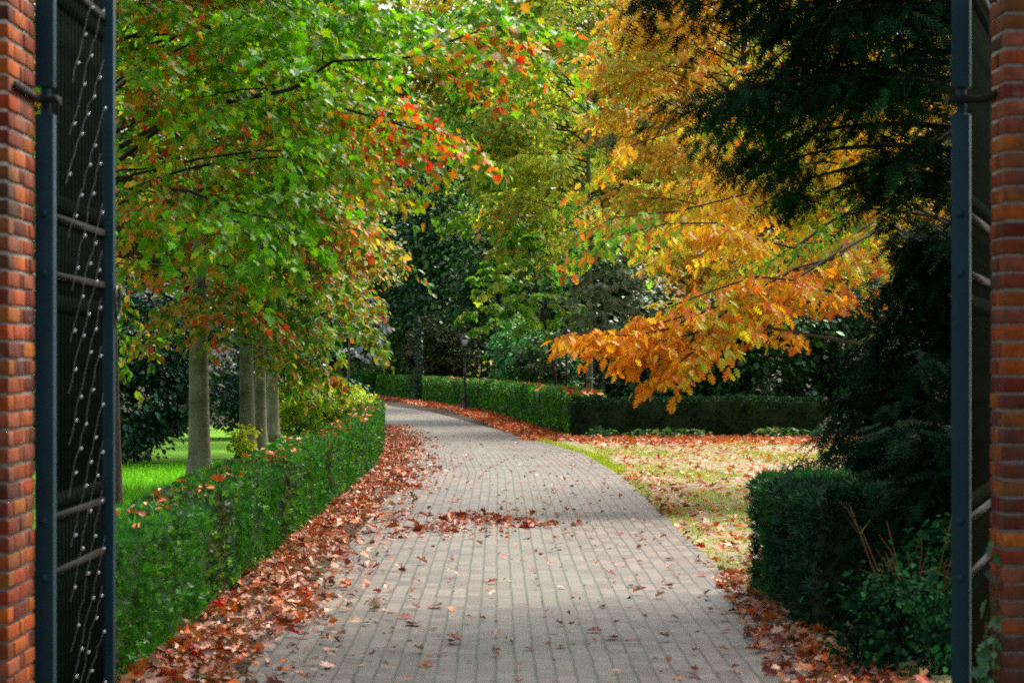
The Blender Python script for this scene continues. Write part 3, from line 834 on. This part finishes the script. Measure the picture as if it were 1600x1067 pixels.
YELL = [('#d4bc30', 3), ('#b8b830', 3), ('#98b030', 3), ('#e8b02c', 2), ('#74a02c', 2.2), ('#e0902c', .8)]
LEMON = [('#b0c034', 3), ('#ccc83c', 2.2), ('#90b030', 3), ('#dcb83c', 1.3), ('#74a02c', 2.2), ('#d89838', .5)]
AMBER = [('#f8b830', 3), ('#f0a430', 3), ('#e4c040', 3), ('#d0b830', 2), ('#e88c30', 1.2), ('#a8b030', 1.5)]
LIME = [('#6aa01e', 3), ('#8cae26', 3), ('#4e8c20', 2), ('#aab02c', 1.5), ('#3a7424', 1.2)]
GREYG = [('#7a8a62', 3), ('#6a7c4c', 3), ('#8c9a6a', 2), ('#5a6e3a', 2), ('#a89a58', .8)]
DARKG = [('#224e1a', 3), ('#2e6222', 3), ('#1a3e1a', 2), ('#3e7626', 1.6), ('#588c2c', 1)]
BG = 'autumn trees beyond the right hedge'
make_tree('autumn_tree', 'amber leaved tree rising at the top right of the drive behind the oak', (5.8, 57), 13.5, .16, 4.0, 5.6, 66, AMBER, .15, T_OAK, .9, .2, az_bias=R(-90), group=BG, bark='oak_bark', sp=.1, seed=6, twig_r=0, tilt=.6)
make_tree('autumn_tree', 'yellow olive leaved tree filling the middle above the drive', (2.5, 67), 14.5, .10, 4.4, 5.0, 64, LEMON, .15, T_OVATE, 1.05, .22, group=BG, bark='bark_grey', sp=.08, az_bias=R(-90), seed=7, twig_r=0, tilt=.55)
make_tree('autumn_tree', 'lime green leaved tree hanging over the bend of the drive', (1.3, 84), 17, .17, 6.2, 5.4, 60, LIME, .17, T_OVATE, .9, .26, group=BG, bark='bark_dark', sp=.09, az_bias=R(-90), seed=8, twig_r=0, tilt=.55)
make_tree('autumn_tree', 'golden green tree between the oak and the amber tree', (7.2, 60), 13, .16, 2.4, 4.8, 54, YELL, .15, T_OAK, .85, .24, group=BG, bark='bark_dark', sp=.1, seed=9, twig_r=0, tilt=.55)
make_tree('young_tree', 'young thin trunked tree with a grey green crown behind the hedge corner', (2.36, 54), 4.5, .05, 1.9, 1.7, 26, GREYG, .14, T_MAPLE, .95, .3, bark='bark_grey', sp=.07, seed=10, twig_r=0, tilt=.4)
make_tree('young_tree', 'very slim grey stemmed sapling to the right of the standing lamp post', (-.1, 88), 5.6, .045, 2.4, 1.8, 20, LIME, .18, T_MAPLE, .8, .3, bark='bark_grey', sp=.09, seed=12, twig_r=0, tilt=.4)
make_tree('young_tree', 'leaning dark stemmed sapling beside the lamp post half hidden by orange leaves', (1.55, 63), 5.2, .06, 2.2, 1.9, 22, LIME, .16, T_MAPLE, .8, .3, bark='bark_dark', sp=.08, seed=13, twig_r=0, tilt=.45, lean=(-.9, 0))

make_tree('autumn_tree', 'orange leaved tree glimpsed between the upper and lower yew boughs at the right', (11.3, 58), 12, .15, 2.0, 4.6, 50, AMBER, .16, T_OAK, .85, .24, group=BG, bark='bark_dark', sp=.1, seed=15, twig_r=0, tilt=.55)
make_tree('glint_leaved_tree', 'small added tree with sky glints put into its pale leaf colours, just left of the bend of the drive', (-3.9, 63), 4.2, .05, 1.7, 1.5, 24, [('#b4bac4', 3), ('#98a4a8', 3), ('#7e8e74', 2), ('#c87038', .6), ('#d0d4dc', 1.5)], .12, T_OVATE, 1.0, .3, bark='bark_grey', sp=.06, seed=16, twig_r=0, tilt=.4, az_bias=R(100))  # added tree; pale tints paint in the sky glints on glossy leaves
# evergreens far down the drive
EG = 'dark evergreens behind the right hedge'
for (x, y, H, r_, lab, se) in [(-5.2, 116, 11.5, 2.4, 'dark evergreen at the left of the dark group beyond the bend', 1),
                               (-2.6, 110, 11, 2.6, 'dark evergreen behind the lantern of the standing lamp post', 2),
                               (.4, 104, 9.5, 2.6, 'dark evergreen right of the lamp post behind the laurel', 3),
                               (3.6, 96, 7.0, 2.6, 'dark evergreen behind the young grey green tree', 4),
                               (-8.6, 124, 9.0, 2.6, 'dark evergreen behind the far crossing hedge', 5)]:
    clump_tree('evergreen_tree', lab, (x, y), H, .2, .4, r_, 210, 70, DARKG, .22, T_FAR, group=EG, leafm='gloss_leaf', seed=se, cone=.35, shell=.35, cr=.17, clump=.5)
BK = [('#7a8a26', 3), ('#5c8424', 3), ('#a89028', 2.5), ('#3f6c22', 2.2), ('#c88a28', 1.6), ('#2c5420', 1.5)]
BKG = 'tall trees closing the view'
BKL = ['far left', 'left', 'left of the bend', 'behind the bend', 'above the dark evergreens', 'right of the middle', 'right', 'far right']
for i, x in enumerate((-30, -23, -16.5, -10, -3.5, 3.5, 10.5, 18, 25.5)):
    pal = [LIME, BK, BK, LIME, YELL, YELL, AMBER, BK, AMBER][i]
    clump_tree('tall_tree', 'tall autumn tree closing the view, ' + ['screened by the row of trees, farthest left', 'screened by the row of trees, second from left', 'screened by the row of trees, third from left',
               'behind the bend of the drive', 'above the dark evergreens', 'behind the yellow olive tree', 'behind the amber tree', 'behind the golden green tree', 'seen past the right gate post'][i],
               (x, 132 + 4 * math.sin(i * 2.1)), 26 + 2 * math.sin(i), .3, 1.5, 5.0, 260, 75, pal, .40, T_FAR, group=BKG, seed=i + 3, shell=.3, cr=.11, clump=.6)

# ------------------------------------------------------------------ shrubs
HOLLY = [('#17402c', 3), ('#1f5236', 3), ('#12301f', 3), ('#2e6a4a', 1.2), ('#244a22', 1)]
clump_tree('evergreen_shrub', 'big dark glossy evergreen shrub behind the lone trunk on the lawn', (-5.65, 37.6), 2.7, .08, .12, 1.15, 200, 70, HOLLY, .085, T_OVATE, 'shrub', 'evergreen shrubs at the back of the lawn', leafm='gloss_leaf', seed=2, shell=.55, cr=.13, rady=1.2, clump=.4)
clump_tree('evergreen_shrub', 'dark glossy evergreen shrub showing between the lone trunk and the pair of trunks', (-5.2, 50.5), 2.9, .08, .12, 1.2, 160, 60, HOLLY, .09, T_OVATE, 'shrub', 'evergreen shrubs at the back of the lawn', leafm='gloss_leaf', seed=4, shell=.55, cr=.13, clump=.4)
clump_tree('evergreen_shrub', 'dark glossy evergreen shrub seen through the bars of the left gate leaf', (-7.6, 40), 2.9, .08, .12, 1.7, 160, 60, HOLLY, .10, T_OVATE, 'shrub', 'evergreen shrubs at the back of the lawn', leafm='gloss_leaf', seed=6, shell=.55, cr=.13, clump=.4)
YSH = [('#a4c41c', 3), ('#c4c420', 2.5), ('#80b41c', 3), ('#ccac24', 1.2), ('#64981c', 1.2)]
clump_tree('yellow_green_shrub', 'rounded yellow green shrub behind the bend of the left hedge', (-3.75, 50), 1.3, .04, .1, 1.0, 170, 60, YSH, .07, T_OVATE, 'shrub', seed=3, shell=.5, cr=.13, leafm='leaf')
clump_tree('yellow_green_shrub', 'small yellow leaved shrub at the foot of the pair of trunks', (-4.0, 37.5), .62, .02, .1, .22, 26, 18, [('#c8c81c', 3), ('#9ab01c', 2)], .06, T_OVATE, 'shrub', seed=5, shell=.3, cr=.16, leafm='leaf')
clump_tree('dark_shrub', 'small dark shrub set in front of the rounded yellow green shrub', (-3.35, 56), 1.05, .03, .1, .45, 50, 40, HOLLY, .07, T_OVATE, 'shrub', seed=8, shell=.5, cr=.16, leafm='gloss_leaf')
LAUR = [('#3c8a3a', 3), ('#4c9c40', 3), ('#2c6c30', 2), ('#62a848', 1.4)]
clump_tree('laurel_shrub', 'bright green laurel shrub behind the hedge right of the lamp post', (.95, 76), 2.9, .06, .3, 1.05, 120, 50, LAUR, .15, T_OVATE, 'shrub', seed=3, shell=.5, cr=.15, leafm='gloss_leaf')
RS = 'dark shrubs behind the dark hedge'
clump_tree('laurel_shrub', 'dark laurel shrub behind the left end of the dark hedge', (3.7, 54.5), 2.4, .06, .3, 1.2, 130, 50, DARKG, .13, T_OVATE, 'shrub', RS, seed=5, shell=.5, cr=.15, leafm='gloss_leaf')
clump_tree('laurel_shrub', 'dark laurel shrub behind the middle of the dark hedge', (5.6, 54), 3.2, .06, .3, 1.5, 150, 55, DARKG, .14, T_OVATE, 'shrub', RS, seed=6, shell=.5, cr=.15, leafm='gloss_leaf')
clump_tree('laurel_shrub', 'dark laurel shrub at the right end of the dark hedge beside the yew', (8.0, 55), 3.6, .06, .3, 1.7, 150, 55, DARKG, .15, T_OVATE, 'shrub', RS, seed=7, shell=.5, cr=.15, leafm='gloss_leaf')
MID = [('#2c5c24', 3), ('#3e7228', 2), ('#4a6a34', 2), ('#1e4420', 2), ('#7a6a30', .7)]
clump_tree('mixed_shrub', 'mid green shrub behind the hedge left of the lamp half hidden by orange leaves', (1.35, 70), 2.4, .05, .3, .9, 90, 45, MID, .12, T_OVATE, 'shrub', seed=9, shell=.5, cr=.16, leafm='leaf')
clump_tree('mixed_shrub', 'olive brown shrub between the two lamp posts at the bend', (-2.4, 100), 3.4, .05, .3, 1.2, 90, 45, [('#3a4a1e', 3), ('#5a4a22', 2), ('#2c3c1c', 2)], .16, T_OVATE, 'shrub', seed=10, shell=.5, cr=.16, leafm='leaf')
clump_tree('mixed_shrub', 'fresh green shrub beside the farthest lamp post', (-4.7, 114), 3.2, .05, .3, 1.0, 90, 45, LIME, .16, T_OVATE, 'shrub', seed=11, shell=.5, cr=.16, leafm='leaf')

# ------------------------------------------------------------------ yew on the right, and the bushes under it
YEWP = [('#0e2a14', 4), ('#0a2010', 4), ('#143a1c', 2), ('#1c4a22', 1)]
def make_yew():
    base = (3.35, 16.4)
    root = empty('yew_tree', (*base, 0)); tag(root, 'large near black yew with drooping boughs at the upper right', 'tree')
    tr = MB(); wd = MB(); seats = []
    zz = np.linspace(0, 1, 9); tp = np.stack([.05 * np.sin(zz * 4), 0 * zz, 9.8 * zz], 1)
    tr.tube(tp, .24 * np.maximum(.1, 1 - .9 * zz), 12); tr.build('trunk', M['bark_dark'], root, True)
    a = .3; nl = 76
    for i in range(nl):
        s = (i + .5) / nl; z = 2.75 + 6.6 * s; a += 2.399
        st, _ = interp(tp, A([z / 9.8]))
        az = a if i % 2 else R(-88) + rng.normal(0, .55)
        L = 2.7 * max(.3, 1 - .55 * s) * rng.uniform(.75, 1.08)
        if s < .1: L *= .5 + 5 * s
        if z > 6.2: L *= 1.25  # unseen upper boughs lengthened to shade the near drive, hedge and gate
        elif z < 5.2: L = min(L, 2.5)
        P = limb_pts(st[0], az, L, R(14), .26)
        wd.tube(P, np.linspace(.03, .006, len(P)), 5, cap=False)
        spray(P, seats, None, .062, 1.3, 0, 4, tmin=.08, flat=.14)
    wd.build('branches', M['twig'], root, True)
    mb = MB(); leaves_from(mb, seats, YEWP, .17, T_FEATHER, .5, 3, .45, .3, .04)
    mb.build('crown', M['needle'], root)
make_yew()
def yew_bush(name, label, base, H, rad, nl, pal, size, seed, group=None, tmpl=T_FEATHER, sp=.085, droop=.35, el=(5, 50), mat='needle', zlo=.15):
    root = empty(name, (*base, 0)); tag(root, label, 'shrub', group)
    tr = MB(); seats = []
    zz = np.linspace(0, 1, 6); tp = np.stack([.03 * np.sin(zz * 4 + seed), 0 * zz, H * .9 * zz], 1)
    tr.tube(tp, .05 * np.maximum(.15, 1 - .85 * zz), 8)
    a = seed
    for i in range(nl):
        s = (i + .5) / nl; z = zlo + (H * .88 - zlo) * s; a += 2.399
        st, _ = interp(tp, A([z / (H * .9)]))
        L = rad * (1 - .75 * s ** 1.6) * rng.uniform(.7, 1.1)
        P = limb_pts(st[0], a, L, R(el[0] + (el[1] - el[0]) * s), droop)
        P[:, 2] = np.maximum(P[:, 2], .06)
        tr.tube(P, np.linspace(.012, .004, len(P)), 4, cap=False)
        spray(P, seats, None, sp, 1.15, 0, 3, tmin=.1, flat=.35)
    tr.build('stems', M['twig'], root, True)
    mb = MB(); leaves_from(mb, seats, pal, size, tmpl, .5, seed, .6, .4, .04)
    mb.build('foliage', M[mat], root)
YB = 'dark evergreen bushes beside the right gate leaf'
yew_bush('yew_bush', 'tall dark yew bush spreading under the big yew', (3.75, 19.8), 3.0, 1.45, 110, YEWP, .2, 1, YB, sp=.06)
yew_bush('yew_bush', 'dark yew bush low at the right gate post, behind the dry twigs', (2.75, 15.2), 1.15, .85, 56, [('#0f2a18', 3), ('#17381e', 3), ('#0b1d12', 2)], .18, 2, YB)
yew_bush('yew_bush', 'dark low yew bush between the hedge stub and the tall bush', (2.95, 17.6), 1.15, .72, 50, YEWP, .18, 3, YB, sp=.06)
LOWB = [('#143a1e', 3), ('#1e5228', 2.5), ('#2a6432', 1.0), ('#0f2c1a', 3)]
yew_bush('yew_bush', 'dark yew bush leaning over the near end of the hedge stub', (2.62, 13.85), 1.3, .58, 46, YEWP, .15, 6, YB, sp=.06)
yew_bush('leafy_bush', 'leafy green bush at the lower right corner in front of the hedge stub', (2.45, 13.2), 0.62, .48, 36, LOWB, .042, 4, None, T_OVATE, .022, .2, (20, 75), 'needle')
yew_bush('leafy_bush', 'low leafy green bush spilling over the ground at the bottom edge', (2.08, 12.5), .40, .45, 34, LOWB, .04, 5, None, T_OVATE, .022, .15, (5, 60), 'needle', .05)

for x, y, H, r_, lab, se in [(8.2, 33, 5.5, 2.2, 'tall dark evergreen behind the big yew, nearest the drive', 21), (12.5, 27, 6.5, 2.6, 'tall dark evergreen behind the big yew, farthest right', 22), (11.5, 41, 6.5, 2.6, 'tall dark evergreen at the far right end of the dark hedge', 23)]:
    clump_tree('evergreen_tree', lab, (x, y), H, .16, .3, r_, 130, 60, DARKG, .16, T_FAR, group='dark evergreens right of the verge', leafm='gloss_leaf', seed=se, cone=.3, shell=.4, cr=.17, clump=.5)

# dry twigs standing in the bush
mb = MB(); bx, by = at(1430, 1000, 12.9)[:2]
for i in range(16):
    a = rng.uniform(0, 6.28); l = rng.uniform(.35, .78); d = A([math.cos(a) * .45, math.sin(a) * .3, 1.0])
    P = A([0, 0, 0]) + d * l * np.linspace(0, 1, 6)[:, None] + np.cumsum(rng.normal(0, .012, (6, 3)), 0)
    mb.tube(P, np.linspace(.006, .002, 6), 4, cap=False)
    for k in range(6):
        b, dd = interp(P, A([rng.uniform(.3, 1)])); e = nrm(dd[0] + rnd(1, .6)[0])
        mb.tube([b[0], b[0] + e * rng.uniform(.08, .22)], [.003, .0012], 3, cap=False)
o = mb.build('dry_twigs', M['dead_twig'], None, True); o.location = (bx, by, 0)
tag(o, 'dry brown leafless twigs standing in the dark bush by the right gate post', 'twigs')

# ivy on the right pier
root = empty('ivy_plant', (1.875, 9.2, 0)); tag(root, 'thin ivy climbing the corner of the right brick pier', 'climbing plant')
mb = MB(); st = MB(); seats = []
for k in range(3):
    zt = (.95, .75, .6)[k]; z = np.linspace(0, zt, 14)
    P = np.stack([-.006 + 0 * z, -.1 + .09 * k + .03 * np.sin(z * 7 + k), z], 1)
    st.tube(P, .003, 4, cap=False); n = (34, 44, 30)[k]
    b, dd = interp(P, rng.random(n)); b[:, 0] -= .012; b[:, 1] += rng.normal(0, .025, n)
    place(mb, T_MAPLE, b, A([0, 0, -1.]) + rnd(n, .5), A([-1., -.3, .2]) + rnd(n, .35), .045 * np.exp(rng.normal(0, .3, n)), palette(n, [('#2c5a30', 3), ('#3c6c40', 2), ('#5a8a58', 1)]))
st.build('stems', M['dead_twig'], root); mb.build('foliage', M['gloss_leaf'], root)

# ivy clad stem in front of the right hedge
x, y, _ = at(653, 627, 97)
root = empty('ivy_clad_trunk', (x, y - .35, 0)); tag(root, 'slim tree trunk thickly clad in ivy in front of the hedge', 'tree')
mb = MB(); z = np.linspace(0, 3.4, 8); tp = np.stack([.05 * np.sin(z), 0 * z, z], 1); mb.tube(tp, .09, 8); mb.build('trunk', M['bark_dark'], root, True)
mb = MB(); n = 1300; a = rng.uniform(0, 2 * pi, n); zz = rng.random(n) ** 1.15 * 3.3; rr = .10 + .08 * rng.random(n)
P = np.stack([rr * np.cos(a) + .05 * np.sin(zz), rr * np.sin(a), zz], 1); O = np.stack([np.cos(a), np.sin(a), .3 + 0 * a], 1)
place(mb, T_MAPLE, P, A([0, 0, -1.]) + rnd(n, .5), O + rnd(n, .4), .085 * np.exp(rng.normal(0, .2, n)), palette(n, [('#2c5038', 3), ('#1e3c28', 3), ('#48705a', 1)]))
mb.build('ivy', M['gloss_leaf'], root)

# ------------------------------------------------------------------ lamp posts
def make_lamp(label, loc, H=2.54):
    root = empty('lamp_post', loc); tag(root, label, 'lamp post', 'old style lamp posts along the drive')
    k = H / 2.54
    p = MB()
    p.lathe([(.10, 0), (.10, .10), (.075, .14), (.075, .42), (.085, .45), (.05, .52), (.042, .6), (.036, 1.2), (.046, 1.22), (.046, 1.26), (.034, 1.3), (.028, 1.95), (.045, 1.98), (.045, 2.0), (.02, 2.03), (.02, 2.07)], 14)
    p.tube([(-.12, 0, 1.86), (.12, 0, 1.86)], .012, 6)
    p.build('pole', M['lamp'], root, True)
    g = MB()                                                   # tapered square lantern
    z0, z1, a, b = 2.10, 2.33, .075, .125
    g.add([(-a, -a, z0), (a, -a, z0), (a, a, z0), (-a, a, z0), (-b, -b, z1), (b, -b, z1), (b, b, z1), (-b, b, z1)],
          [(0, 1, 5, 4), (1, 2, 6, 5), (2, 3, 7, 6), (3, 0, 4, 7), (3, 2, 1, 0), (4, 5, 6, 7)])
    lan = g.build('lantern_glass', M['lamp_glass'], root)
    f = MB()
    for sx, sy in ((1, 1), (1, -1), (-1, -1), (-1, 1)):
        f.tube([(sx * a, sy * a, z0), (sx * b, sy * b, z1)], .012, 4)
    for q, zz_ in ((a, z0), (b, z1)):
        for s_ in (-1, 1):
            f.tube([(-q, s_ * q, zz_), (q, s_ * q, zz_)], .012, 4); f.tube([(s_ * q, -q, zz_), (s_ * q, q, zz_)], .012, 4)
    f.lathe([(.02, 2.04), (.085, 2.085), (.085, 2.10)], 8)
    f.build('lantern_frame', M['lamp'], lan)
    r_ = MB(); r_.lathe([(.165, 2.335), (.165, 2.35), (.10, 2.42), (.055, 2.45), (.055, 2.475), (.02, 2.49), (.024, 2.51), (.008, 2.54)], 8)
    r_.build('lantern_roof', M['lamp'], root)
    root.scale = (k, k, k)
    return root
make_lamp('black lamp post with a lantern standing in front of the right hedge', (at(731, 600, 78.5)[0] - .1, 78.5, 0))
make_lamp('black lamp post with its lantern half hidden by orange oak leaves', (at(885, 600, 64)[0], 64, 0))
make_lamp('farthest and smallest lamp post at the bend, left of the ivy clad trunk', (at(634, 600, 116)[0], 116, 0), 2.75)

# cream board on two posts far beyond the left hedge
x, y, _ = at(522, 570, 124)
root = empty('notice_board', (x, y, 0)); tag(root, 'cream painted wooden board on two posts glimpsed beyond the left hedge', 'board')
for s_ in (-1, 1):
    p = MB(); p.box(s_ * .33 - .05, s_ * .33 + .05, -.05, .05, 0, 2.2); p.build('post', M['cream'], root)
p = MB(); p.box(-.28, .28, -.03, .03, 1.25, 2.05); o = p.build('board', M['cream'], root)
p = MB(); p.add([(-.45, -.14, 2.2), (.45, -.14, 2.2), (.45, .14, 2.2), (-.45, .14, 2.2), (-.45, 0, 2.36), (.45, 0, 2.36)], [(0, 1, 5, 4), (2, 3, 4, 5), (0, 4, 3), (1, 2, 5), (3, 2, 1, 0)])
p.build('roof', M['cream'], root)

def band(path, n, w0, w1, power=1.0, ragged=.0):
    """points within w0..w1 to the right of a polyline, denser near w0"""
    P = densify(A(path, float), .5); m = len(P); sl = np.concatenate([[0], np.cumsum(np.linalg.norm(np.diff(P, axis=0), axis=1))])
    s_ = rng.random(n) * sl[-1]; i = np.searchsorted(sl, s_).clip(1, m - 1); f = ((s_ - sl[i - 1]) / (sl[i] - sl[i - 1]))[:, None]
    q = P[i - 1] * (1 - f) + P[i] * f; T = nrm(P[i] - P[i - 1]); nn = np.stack([T[:, 1], -T[:, 0]], 1)
    wob = 1 + ragged * (np.sin(s_ * 1.3) * .5 + np.sin(s_ * 3.7 + 1) * .35 + np.sin(s_ * .37) * .4)
    d = w0 + (w1 - w0) * wob * rng.random(n) ** power
    return q + nn * d[:, None]

# ------------------------------------------------------------------ grass
def grass(name, label, P, size, pal, mb=None):
    n = len(P); mb = MB()
    D = nrm(A([0, 0, 1.]) + rnd(n, .35)); N = nrm(rnd(n) * A([1, 1, .1]))
    place(mb, T_BLADE, P, D, N, size * np.exp(rng.normal(0, .35, n)), palette(n, pal, P, .3))
    return tag(mb.build(name, M['grass']), label, 'grass', kind='stuff')
n = 60000
P = np.c_[-2.40 - 3.9 * rng.random(n), 15 + 23 * rng.random(n), np.full(n, .004)]
GRASS = [('#66b814', 3), ('#7cc41a', 3), ('#529c14', 2.5), ('#98c428', 1), ('#a8a83c', .5)]
grass('lawn_grass', 'short bright green grass of the lawn behind the left hedge', P, .06, GRASS)
n = 60000
Q = np.c_[1.7 + 5.0 * rng.random(n), 17 + 32 * rng.random(n), np.full(n, .004)]
f_ = np.sin(Q[:, 0] * 3.1 + np.sin(Q[:, 1] * .9)) + np.sin(Q[:, 1] * .8 + 1.1 * np.sin(Q[:, 0] * 1.7)) + .9 * np.exp(-((Q[:, 0] - 1.75) / .14) ** 2) * 2.5
Q = Q[f_ > .5]
Q = np.concatenate([Q, np.c_[1.72 + .35 * rng.random(500), 16.6 + 1.5 * rng.random(500), np.full(500, .004)]])
q = band([tuple(p) for p in densify(Rg[1:4], .5)], 4200, -.02, .16, 1.3, .5); q = q[q[:, 1] > 19]; Q = np.concatenate([Q, np.c_[q, np.full(len(q), .008)]])
GRASS2 = [('#84a818', 3), ('#a0b41e', 3), ('#74a014', 2), ('#b8b036', 1)]
grass('verge_grass', 'thin mossy grass growing in patches on the verge', Q, .05, GRASS2)

# ------------------------------------------------------------------ fallen leaves
DEAD = [('#9c522c', 3), ('#b46e3c', 3), ('#80402a', 2.4), ('#b88a6a', 2.4), ('#dc6c20', 2.2), ('#b01c10', .9), ('#5e3826', 2.2), ('#d0a488', 2), ('#86683c', 1.4)]
DEADO = [('#c8622a', 3), ('#d87a34', 3), ('#b04a20', 2.5), ('#d89a60', 2), ('#9a4a24', 1.6), ('#e0661c', 1.6), ('#c83a14', .5)]
def lay(mb, P, size, pal, tilt=.5, z=.012):
    n = len(P); P = np.c_[P[:, :2], z + .006 + np.abs(rng.normal(0, .018, n)) if P.shape[1] == 2 else P[:, 2]]
    a = rng.uniform(0, 2 * pi, n); D = np.stack([np.cos(a), np.sin(a), rng.normal(.05, .18, n)], 1)
    N = nrm(A([0, 0, 1.]) + rnd(n, tilt)); C = palette(n, pal); S = size * np.exp(rng.normal(0, .4, n)).clip(.4, 1.7)
    k = rng.integers(0, 5, n)
    for j, T in enumerate((T_MAPLE, T_CURL, T_OAK, T_CURL2, T_MAPLE)):
        q = k == j; place(mb, T, P[q], D[q], N[q], S[q], C[q])
def litter(name, label, parts):
    mb = MB()
    for P, size, pal, tilt in parts: lay(mb, P, size, pal, tilt)
    return tag(mb.build(name, M['dead_leaf']), label, 'fallen leaves', kind='stuff')
lp = [(-1.84, 9.5), (-1.84, 36), (-2.02, 41), (-2.33, 48.4), (-2.9, 59)]
litter('leaf_litter', 'thick band of red and brown fallen leaves along the foot of the left hedge', [
    (band(lp, 14000, -.05, .50, 1.2, .6), .056, DEAD, .55), (band(lp, 2600, .3, 1.0, 1.5, .3), .052, DEAD, .4)])
rp = [(1.36, 9.5), (1.45, 14), (1.62, 18), (1.72, 22), (1.74, 34.5)]
litter('leaf_litter', 'brown and orange fallen leaves along the right edge of the drive by the hedge stub', [
    (band(rp[:3], 3000, -.02, .62, .8, .5), .056, DEAD, .5), (band(rp[2:], 380, -.05, .5, 1.2, .3), .056, DEAD, .4)])
n = 4600; V_ = np.c_[1.75 + 5.2 * rng.random(n), 17 + 31 * rng.random(n)]
n2 = 4200; V2_ = np.c_[1.6 + 5.6 * rng.random(n2), 46.2 + 4.0 * rng.random(n2) ** .7]
litter('leaf_litter', 'orange and pink brown fallen leaves strewn over the verge up to the dark hedge', [(V_, .07, DEADO + [('#d8a888', 4), ('#c89880', 3)], .3), (V2_, .085, DEADO + [('#d8a888', 2)], .5)])
fp = [(1.50, 48.5), (.47, 64.4), (-.6, 78.3), (-3.2, 97.3), (-5.7, 110)]
litter('leaf_litter', 'orange fallen leaves heaped along the foot of the right hedge', [(band(fp, 13000, -.9, .05, 1, .2), .09, DEADO, .55)])
pl = np.concatenate([A([cx, cy]) + rng.normal(0, 1, (m, 2)) * A([sx, sy]) for cx, cy, sx, sy, m in ((-.37, 24.2, .13, .45, 130), (-.62, 23.0, .16, .4, 75), (.03, 24.0, .18, .35, 90), (.33, 23.4, .17, .3, 45), (-.1, 23.6, .55, .9, 130), (-.85, 22.2, .2, .4, 40))])
litter('leaf_litter', 'loose drift of dark red leaves lying across the middle of the drive', [(pl, .065, [('#8a3a24', 3), ('#a8502c', 3), ('#c08060', 3), ('#6a2a1e', 2), ('#d0601c', 1)], .55)])
n = 900; u = rng.uniform(-1.2, 1.4, n); v = 11 + 40 * rng.random(n) ** 1.2
litter('leaf_litter', 'small bits of leaf scattered thinly over the paving', [(np.c_[u + .1, v], .035, DEAD, .4)])
# leaves lying on the clipped hedge top
h = band(LHF[:5], 330, -.45, -.02); hq = np.c_[h, .735 + rng.random(330) * .03]
mb = MB(); lay(mb, hq, .055, DEADO, .4); tag(mb.build('hedge_leaf_litter', M['dead_leaf']), 'orange fallen leaves caught on top of the left hedge', 'fallen leaves', kind='stuff')
h = band(fp[:4], 420, .1, .6); hq = np.c_[h, .95 + rng.random(420) * .03]
mb = MB(); lay(mb, hq, .11, DEADO, .4); tag(mb.build('hedge_leaf_litter', M['dead_leaf']), 'orange fallen leaves caught on top of the right hedge', 'fallen leaves', kind='stuff')
# ground plants along the foot of the dark hedge
n = 800; cc = rng.integers(0, 22, n); cxs = np.sort(rng.uniform(1.7, 6.6, 22))
P = np.c_[cxs[cc] + rng.normal(0, .12, n), 49.6 + rng.normal(0, .15, n), .05 + .16 * rng.random(n)]
mb = MB(); place(mb, T_OVATE, P, rnd(n) * A([1, 1, .4]), A([0, 0, 1.]) + rnd(n, .6), .09 * np.exp(rng.normal(0, .3, n)), palette(n, [('#2c5c22', 3), ('#447a28', 2), ('#1e4420', 2), ('#7a8030', 1)]))
tag(mb.build('ground_cover', M['leaf']), 'low green weeds along the foot of the dark hedge', 'ground cover', kind='stuff')

# single leaves lying apart on the paving
KINDS = [('red', ['#a01c10', '#8a2018'], T_MAPLE), ('orange', ['#d0641c', '#e07818'], T_OAK), ('pale brown', ['#b08468', '#c09a80'], T_CURL), ('dark brown', ['#4a2a20', '#3a241c'], T_CURL2)]
protos = []
for nm, cs, T in KINDS:
    for c_ in cs:
        mb = MB(); place(mb, T, A([[-.05, 0, .012]]), A([[1., 0, .06]]), A([[0, 0.1, 1.]]), A([.078]), A([s2l(c_)]))
        protos.append((nm, mb.build('fallen_leaf', M['dead_leaf'])))
spots = []
for i in range(170):
    v = 11.5 + 29 * rng.random() ** 1.25; spots.append((rng.uniform(-1.15, 1.5), v))
used = set()
for x, y in spots:
    j = rng.choice(len(protos), p=A([1.1, .9, .7, .6, 1.6, 1.2, 1.0, .9]) / 8); nm, pr = protos[j]
    if j in used: o = pr.copy(); COL.objects.link(o)
    else: o = pr; used.add(j)
    o.location = (x, y, .014); o.rotation_euler = (rng.normal(0, .12), rng.normal(0, .12), rng.uniform(0, 6.28))
    s_ = float(np.exp(rng.normal(0, .25))); o.scale = (s_, s_, s_)
    tag(o, 'single %s fallen leaf lying on the paved drive' % nm, 'leaf', 'single %s leaves scattered on the drive' % nm)
for j, (nm, pr) in enumerate(protos):
    if j not in used: bpy.data.objects.remove(pr)
print('LEAVES', LEAF_TOTAL)
